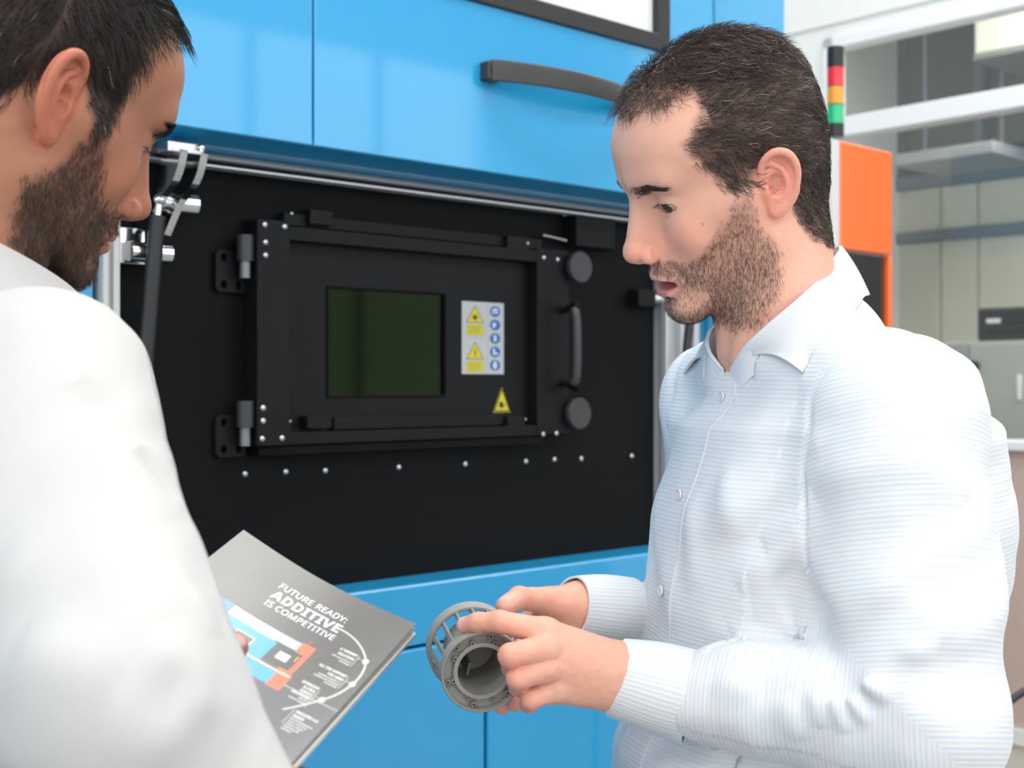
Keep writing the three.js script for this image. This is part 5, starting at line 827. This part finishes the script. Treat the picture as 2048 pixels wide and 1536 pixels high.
// --- left: seen from behind his right shoulder, bends over the brochure
const PAGE = (() => { const TL = P(487, 1060, 0.9339), TR = P(832, 1248, 0.8989), W = TR.clone().sub(TL), D = V(-0.0843, -0.0761, 0.1758); D.addScaledVector(W, -D.dot(W) / W.lengthSq()); const N = V().crossVectors(D, W).normalize(); return { TL, W, D, N, at: (s, t, lift = 0) => TL.clone().addScaledVector(W, s).addScaledVector(D, t).addScaledVector(N, lift - 0.006 * Math.sin(Math.PI * clamp(s)) * (1 - 0.5 * t)) }; })();   // A5 page
{
  const fw = V(0.82, 0, -0.57).normalize(), side = V(-fw.z, 0, fw.x), mid = V(-0.406, 0, -0.948), nb = V(...POSE.L.neckBase), c = nb.clone().addScaledVector(fw, 0.018);
  const arc = (R, y0, y1, a0 = -90, a1 = 88) => Array.from({ length: 9 }, (_, i) => { const t = i / 8, a = rad(lerp(a0, a1, t)); return V(c.x, EYE + lerp(y0, y1, sstep(0, 1, t)), c.z).addScaledVector(side, R * Math.cos(a)).addScaledVector(fw, R * 1.05 * Math.sin(a)); });
  const T = arc(0.072, 0.135, 0.062), Lo = arc(0.097, 0.072, 0.0, -90, 70), mir = mirrorAt(nb, side), outN = side.clone().setY(0.4);
  const elb = P(245, 1390, 0.655), sho = P(80, 812, 0.80);
  const FL = foldLines([
    [150, 770, 0.73, 270, 900, 0.715, 0.012, -0.006], [270, 900, 0.715, 350, 1010, 0.72, 0.011, -0.008], [170, 850, 0.725, 330, 1060, 0.69, 0.018, 0.007], [230, 990, 0.68, 390, 1170, 0.66, 0.014, 0.006], [120, 1060, 0.66, 330, 1230, 0.62, 0.018, 0.006], [330, 1130, 0.65, 450, 1260, 0.64, 0.010, 0.006], [280, 1280, 0.60, 470, 1330, 0.62, 0.012, 0.007], [20, 1260, 0.61, 220, 1330, 0.585, 0.016, 0.006], [350, 1400, 0.60, 500, 1400, 0.62, 0.012, 0.006], [0, 1120, 0.65, 130, 1180, 0.63, 0.016, 0.005], [60, 900, 0.71, 200, 1000, 0.69, 0.018, 0.005], [200, 1460, 0.59, 420, 1500, 0.60, 0.014, 0.006],
  ]);
  const folds = (x, y, z) => {
    let d = FL(x, y, z) * 0.8 + 0.0060 * fbm(x * 8 + y * 6, y * 5 - x * 5, z * 6, 2);
    const s2 = Math.hypot(x - elb.x, y - elb.y, z - elb.z);
    d += 0.005 * Math.sin((x * 0.8 + y * 0.35) * 62 + 4 * noise(x * 7, y * 7, z * 7)) * sstep(0.24, 0.08, s2) * (0.5 + 0.5 * noise(x * 12, y * 12, z * 12));
    d += 0.003 * fbm(x * 22 - y * 16, y * 9, z * 12, 2);
    return d;
  };
  const A = PAGE.at, J = (p, r) => [p, r];
  const hands = () => {
    // far hand: palm behind the left edge of the brochure, thumb over its face
    const w = V(-0.318, EYE - 0.192, -0.872), t0 = A(-0.02, 0.56, 0.016), t1 = A(0.15, 0.545, 0.014), t2 = A(0.31, 0.53, 0.012), t3 = A(0.46, 0.52, 0.0105), th = [J(A(-0.16, 0.58, 0.004), 0.014), J(t0, 0.0125), J(t1, 0.0112), J(t2, 0.0102), J(t3, 0.0092)];
    const mc = [0.36, 0.45, 0.54, 0.63].map((t) => A(-0.04, t, -0.026));
    const fing = mc.map((m, i) => [J(m, 0.011), J(A(0.22, 0.34 + i * 0.10, -0.026), 0.0095), J(A(0.38, 0.34 + i * 0.10, -0.020), 0.0085), J(A(0.50, 0.34 + i * 0.10, -0.0165), 0.0075)]);
    const far = handGeo('L', [[J(V(-0.355, EYE - 0.206, -0.90), 0.026), J(w, 0.025)], ...mc.map((m) => [J(w, 0.019), J(m, 0.0125)]), [J(w, 0.02), J(A(-0.16, 0.58, 0.002), 0.0145)]], [...fing, th], [nail(th[4], th[3], PAGE.N)], 0.002);
    // near hand: holds the lower right of the brochure, below the picture
    const w2 = V(-0.102, EYE - 0.352, -0.672), e0 = A(1.14, 0.95, 0), m2 = [0.72, 0.81, 0.90, 0.99].map((t) => A(1.14, t, -0.024));
    const f2 = m2.map((m, i) => [J(m, 0.011), J(A(0.92, 0.70 + i * 0.10, -0.028), 0.0095), J(A(0.76, 0.70 + i * 0.10, -0.022), 0.0085), J(A(0.64, 0.70 + i * 0.10, -0.0165), 0.0075)]);
    const th2 = [J(w2.clone().lerp(e0, 0.55), 0.0145), J(A(1.06, 0.92, 0.016), 0.0125), J(A(0.90, 0.90, 0.013), 0.0105), J(A(0.76, 0.88, 0.0105), 0.0092)];
    const near = handGeo('L', [[J(V(-0.115, EYE - 0.315, -0.664), 0.026), J(w2, 0.025)], ...m2.map((m) => [J(w2, 0.019), J(m, 0.0125)]), [J(w2, 0.02), J(th2[0][0], 0.0145)]], [...f2, th2], [nail(th2[3], th2[2], PAGE.N)], 0.002);
    return [far, near];
  };
  const leg = (s) => ({ h: V(mid.x, 0.90, mid.z).addScaledVector(side, s * 0.095), k: V(mid.x, 0.49, mid.z).addScaledVector(side, s * 0.10).addScaledVector(fw, 0.01), a: V(mid.x, 0.09, mid.z).addScaledVector(side, s * 0.11) });
  const farS = V(-0.509, EYE - 0.01, -1.095);
  menL = person('L', {
    label: 'bearded man in plain white shirt bending over the brochure he holds', shirtLabel: 'plain off-white cotton shirt', hairLabel: 'short black hair', beardLabel: 'full dark brown beard',
    fw, side, mid, base: mid, hem: 0.80, hipY: 0.90, mat: plainMat, folds, trap: [-0.030, 0.060, 0.004], ring: { x: c.x, z: c.z, y: EYE + 0.055, slope: -0.3, r: 0.066 },
    rows: [[EYE + 0.025, 0.0, 0.085, 0.155], [EYE - 0.02, 0.008, 0.108, 0.180], [EYE - 0.08, 0.014, 0.118, 0.182], [EYE - 0.20, 0.015, 0.13, 0.175], [EYE - 0.35, 0.01, 0.13, 0.17], [EYE - 0.70, 0, 0.13, 0.178]],
    shoulders: [sho.clone().addScaledVector(side, -0.03), farS.clone().addScaledVector(side, 0.03)],
    arms: [
      { s: sho, e: elb, w: V(-0.115, EYE - 0.315, -0.664), r: [0.068, 0.060, 0.046], c0: V(-0.100, EYE - 0.356, -0.670), c1: V(-0.119, EYE - 0.303, -0.663), rc: [0.036, 0.045], k: 0.02 },
      { s: farS, e: V(-0.470, EYE - 0.255, -0.985), w: V(-0.355, EYE - 0.206, -0.900), r: [0.066, 0.056, 0.036], c0: V(-0.318, EYE - 0.192, -0.872), c1: V(-0.366, EYE - 0.210, -0.908), rc: [0.030, 0.036], k: 0.02 },
    ],
    box: [[-0.76, 0.78, -1.32], [-0.03, EYE + 0.15, -0.56]],
    collar: [sheet(leafGeo(T, Lo, 0, outN), 0.0022), sheet(leafGeo(T.map(mir), Lo.map(mir), 0, outN.clone().negate()).map((q) => q.reverse()), 0.0022), sheet(standRows([...T.map(mir).reverse().slice(0, -1), ...T].map((p) => p.clone()), 0.05, (p) => V(p.x - nb.x, 0, p.z - nb.z).normalize()), 0.0022)],
    placket: [EYE - 0.01], buttons: [EYE - 0.03, EYE - 0.12, EYE - 0.21, EYE - 0.30, EYE - 0.39, EYE - 0.48],
    hands, legs: [leg(1), leg(-1)],
  });
}
// ---------------------------------------------------------------- the grey printed part in the right man's hands
{
  const nzP = tileNoise(128, 16, 77, 3), grain = dataTex(128, (u, v) => { const q = nzP(u, v); return [q, q, q]; }, false), tone = dataTex(128, (u, v) => { const a = 0.62 + 0.05 * (nzP(u, v) - 0.5); return [a, a * 0.985, a * 0.94]; });
  const pm = std(0xffffff, 0.62, { map: rep(tone, 3), bumpMap: rep(grain, 10), bumpScale: 0.0002 });
  const cf = P(966, 1345, 1.100), cb = P(941, 1292, 1.166), ax = cf.clone().sub(cb), L = ax.length(), o = thing('printed_part', 'grey printed metal ring housing with spokes held between the man\'s hands', 'printed part');
  o.position.copy(cb); o.quaternion.setFromUnitVectors(V(0, 1, 0), ax.clone().normalize());      // own y runs from the rear ring to the front ring
  const lathe = (pts, n = 72) => new THREE.LatheGeometry(pts.map(([a, b]) => new THREE.Vector2(a, b)), n);
  const ringP = (ri, ro, y0, y1, c = 0.0006) => lathe([[ri + c, y0], [ro - c, y0], [ro, y0 + c], [ro, y1 - c], [ro - c, y1], [ri + c, y1], [ri, y1 - c], [ri, y0 + c], [ri + c, y0]]);
  const Rb = 0.0405, Rf = 0.0365;
  mesh('rear_ring', ringP(Rb - 0.0032, Rb, -0.007, 0.010), pm, o); 
  mesh('front_ring', ringP(Rf - 0.0026, Rf, L - 0.013, L), pm, o);
  mesh('front_floor', ringP(0.0225, Rf - 0.0020, L - 0.0105, L - 0.0080), pm, o);
  const core = mesh('core_tube', ringP(0.0218, 0.0248, -0.004, L - 0.003), pm, o); mesh('rear_floor', ringP(0.0001, 0.0235, -0.003, 0.000), pm, o);
  mesh('bore_web', [box(0.0016, L * 0.55, 0.012, -0.006, L * 0.28, 0.009)], pm, core);
  for (let i = 0; i < 16; i++) { const a = (i + 0.4) / 16 * Math.PI * 2, c = Math.cos(a), s = Math.sin(a); mesh('spoke', [along(new THREE.BoxGeometry(0.0022, 1, 0.0045).translate(0, 0.5, 0), V((Rb - 0.003) * c, 0.004, (Rb - 0.003) * s), V((Rf - 0.003) * c, L - 0.010, (Rf - 0.003) * s))], pm, o); }
  // screw bosses on the front face: around the bore and inside the outer wall
  const boss = (r, a, h) => { const x = r * Math.cos(a), z = r * Math.sin(a); mesh('screw_boss', lathe([[0.0011, L - 0.0095], [0.0029, L - 0.0095], [0.0027, h], [0.0013, h], [0.0010, h - 0.0005], [0.0010, h - 0.004]], 20).translate(x, 0, z), pm, o); };
  for (let i = 0; i < 8; i++) boss(0.0262, i / 8 * 6.2832 + 0.25, L - 0.0035);
  for (let i = 0; i < 6; i++) boss(Rf - 0.0052, i / 6 * 6.2832 + 0.55, L - 0.0030);
  mesh('bore_rim', ringP(0.0216, 0.0256, L - 0.006, L - 0.0028, 0.0004), pm, o);
}
// ---------------------------------------------------------------- brochure in the left man's hands
{
  const Wp = 1050, Hp = 1485, cv = document.createElement('canvas'); cv.width = Wp; cv.height = Hp; const c = cv.getContext('2d');
  const nzG = tileNoise(64, 4, 91, 3), quad = (x0, y0, x1, y1, col) => { c.fillStyle = col; c.fillRect(x0, y0, x1 - x0, y1 - y0); };
  quad(0, 0, Wp, Hp, '#4d4843'); for (let i = 0; i < 900; i++) { const u = (i % 30) / 30, v = Math.floor(i / 30) / 30, q = nzG(u, v); c.fillStyle = q > 0.5 ? 'rgba(120,114,108,' + (q - 0.5) * 0.5 + ')' : 'rgba(40,38,36,' + (0.5 - q) * 0.5 + ')'; c.fillRect(u * Wp, v * Hp, Wp / 30 + 1, Hp / 30 + 1); }
  quad(0, 752, Wp, 764, '#8b8f92'); quad(0, 764, Wp, Hp, '#4a4c4e');
  // printed picture of the machine
  quad(-5, 470, 282, 700, '#1f8fd6'); quad(288, 470, 566, 540, '#b9c6cf'); quad(288, 540, 583, 700, '#2aa3e6'); quad(566, 470, 680, 532, '#b4bcc2'); quad(583, 538, 735, 672, '#37332f'); quad(680, 462, 752, 700, '#f0642a'); quad(583, 538, 728, 672, '#3b3632'); quad(288, 712, 690, 800, '#2aa3e6'); quad(690, 690, 764, 806, '#f0642a'); quad(300, 694, 756, 708, '#d9d3a8'); quad(0, 700, 290, 800, '#1f8fd6');
  quad(388, 590, 492, 640, '#e8e2d2'); quad(394, 596, 486, 634, '#54504c'); quad(400, 660, 462, 665, '#14506f'); quad(625, 578, 686, 632, '#efe9dc'); quad(712, 560, 718, 600, '#d8b43a'); quad(200, 520, 232, 540, '#5a6d78'); quad(700, 424, 708, 462, '#b04a30'); quad(262, 520, 274, 532, '#24465a');
  c.textBaseline = 'alphabetic';
  const line = (txt, x0, x1, y, bold, col = '#fbfaf8') => { c.textAlign = 'left'; c.font = (bold ? 'bold ' : '') + '100px sans-serif'; const k = (x1 - x0) / c.measureText(txt).width * 100; c.font = (bold ? 'bold ' : '') + k + 'px sans-serif'; c.fillStyle = col; c.fillText(txt, x0, y); };
  line('PrintSharp250', 298, 470, 520, true, '#f4f6f7'); quad(592, 490, 640, 500, '#eef1f3'); quad(592, 508, 668, 514, '#dfe4e8');
  line('FUTURE READY:', 362, 765, 210, false); line('ADDITIVE', 371, 774, 297, true); line('IS COMPETITIVE', 376, 782, 360, false);
  // arc with three nodes and their texts
  c.strokeStyle = '#c9c5be'; c.lineWidth = 11; c.lineCap = 'round'; c.beginPath(); c.moveTo(766, 263); c.bezierCurveTo(860, 262, 950, 330, 986, 395); c.bezierCurveTo(1012, 440, 1022, 510, 1013, 567); c.bezierCurveTo(1004, 640, 985, 690, 953, 738); c.bezierCurveTo(920, 790, 880, 850, 845, 890); c.stroke();
  for (const [x, y] of [[986, 395], [1013, 567], [953, 738]]) { c.fillStyle = '#c9c5be'; c.beginPath(); c.ellipse(x, y, 15, 21, 0, 0, 7); c.fill(); c.fillStyle = '#ffffff'; c.beginPath(); c.ellipse(x, y, 8, 11, 0, 0, 7); c.fill(); }
  const block = (x, y, big, small, align, step = 33) => { c.textAlign = align; c.fillStyle = '#f4f2ee'; c.font = 'bold 25px sans-serif'; const put = (t) => { c.save(); c.translate(x, y); c.scale(0.70, 1); c.fillText(t, 0, 0); c.restore(); }; for (const t of big) { put(t); y += step; } c.font = 'bold 15px sans-serif'; y -= 10; for (const t of small) { put(t); y += 18; } };
  block(934, 392, ['A TURNKEY', 'SOLUTION'], ['with state-of-the-art', 'technology'], 'right'); block(966, 548, ['ALL THE SUPPORT', 'YOU NEED'], ['including compliance to', 'standards and assessment', 'of production'], 'right', 30); block(906, 694, ['EXTENSIVE', 'GLOBAL', 'SERVICE', 'SOLUTIONS'], ['with 24/7', 'technical support'], 'right', 27); block(898, 876, ['INDUSTRY 4.0', 'INSIDE'], ['with advanced process', 'control, easy to use', 'software, remote', 'monitoring and', 'assistance'], 'left', 28);
  c.strokeStyle = '#d9d6d0'; c.lineWidth = 3; for (const [a, b, y] of [[380, 466, 943], [535, 630, 975], [690, 822, 914], [862, 965, 886]]) { c.beginPath(); c.moveTo(y, a); c.lineTo(y, b); c.stroke(); } for (const [a, b, y0, y1] of [[943, 986, 395, 395], [975, 1013, 565, 567], [914, 953, 735, 738]]) { c.beginPath(); c.moveTo(a, y0); c.lineTo(b, y1); c.stroke(); }
  const tx = new THREE.CanvasTexture(cv); tx.colorSpace = THREE.SRGBColorSpace; tx.magFilter = THREE.LinearFilter;
  const cover = phys(0xffffff, 0.42, { map: tx, clearcoat: 0.85, clearcoatRoughness: 0.25 }), paper = phys(lin(0.30, 0.285, 0.265), 0.4, { clearcoat: 0.5, clearcoatRoughness: 0.2 });
  const base = PAGE.at(0.5, 1), g = thing('brochure', 'glossy grey brochure with white headline and machine picture in the left man\'s hands', 'brochure', [base.x, base.y, base.z]);
  const leafOf = (ds, dt, lift, k) => { const rows = []; for (let i = 0; i <= 24; i++) { const row = []; for (let j = 0; j <= 16; j++) { const s = i / 24, t = j / 16; row.push(PAGE.at(s + ds * s, t + dt, lift - k * s * s * (1 - t)).sub(base)); } rows.push(row); } return rows; };
  mesh('front_cover', sheet(leafOf(0, 0, 0, 0), 0.0004, (s, t) => [s, 1 - t]), cover, g).userData.label = 'printed front cover';
  mesh('page', sheet(leafOf(0.004, 0.006, -0.0008, 0.002), 0.0003), paper, g); mesh('page', sheet(leafOf(0.020, 0.012, -0.0014, 0.004), 0.0003), paper, g); mesh('back_cover', sheet(leafOf(0.024, 0.018, -0.0020, 0.005), 0.0005), phys(lin(0.14, 0.135, 0.13), 0.3, { clearcoat: 1, clearcoatRoughness: 0.14 }), g);
}
renderer.render(scene, camera);
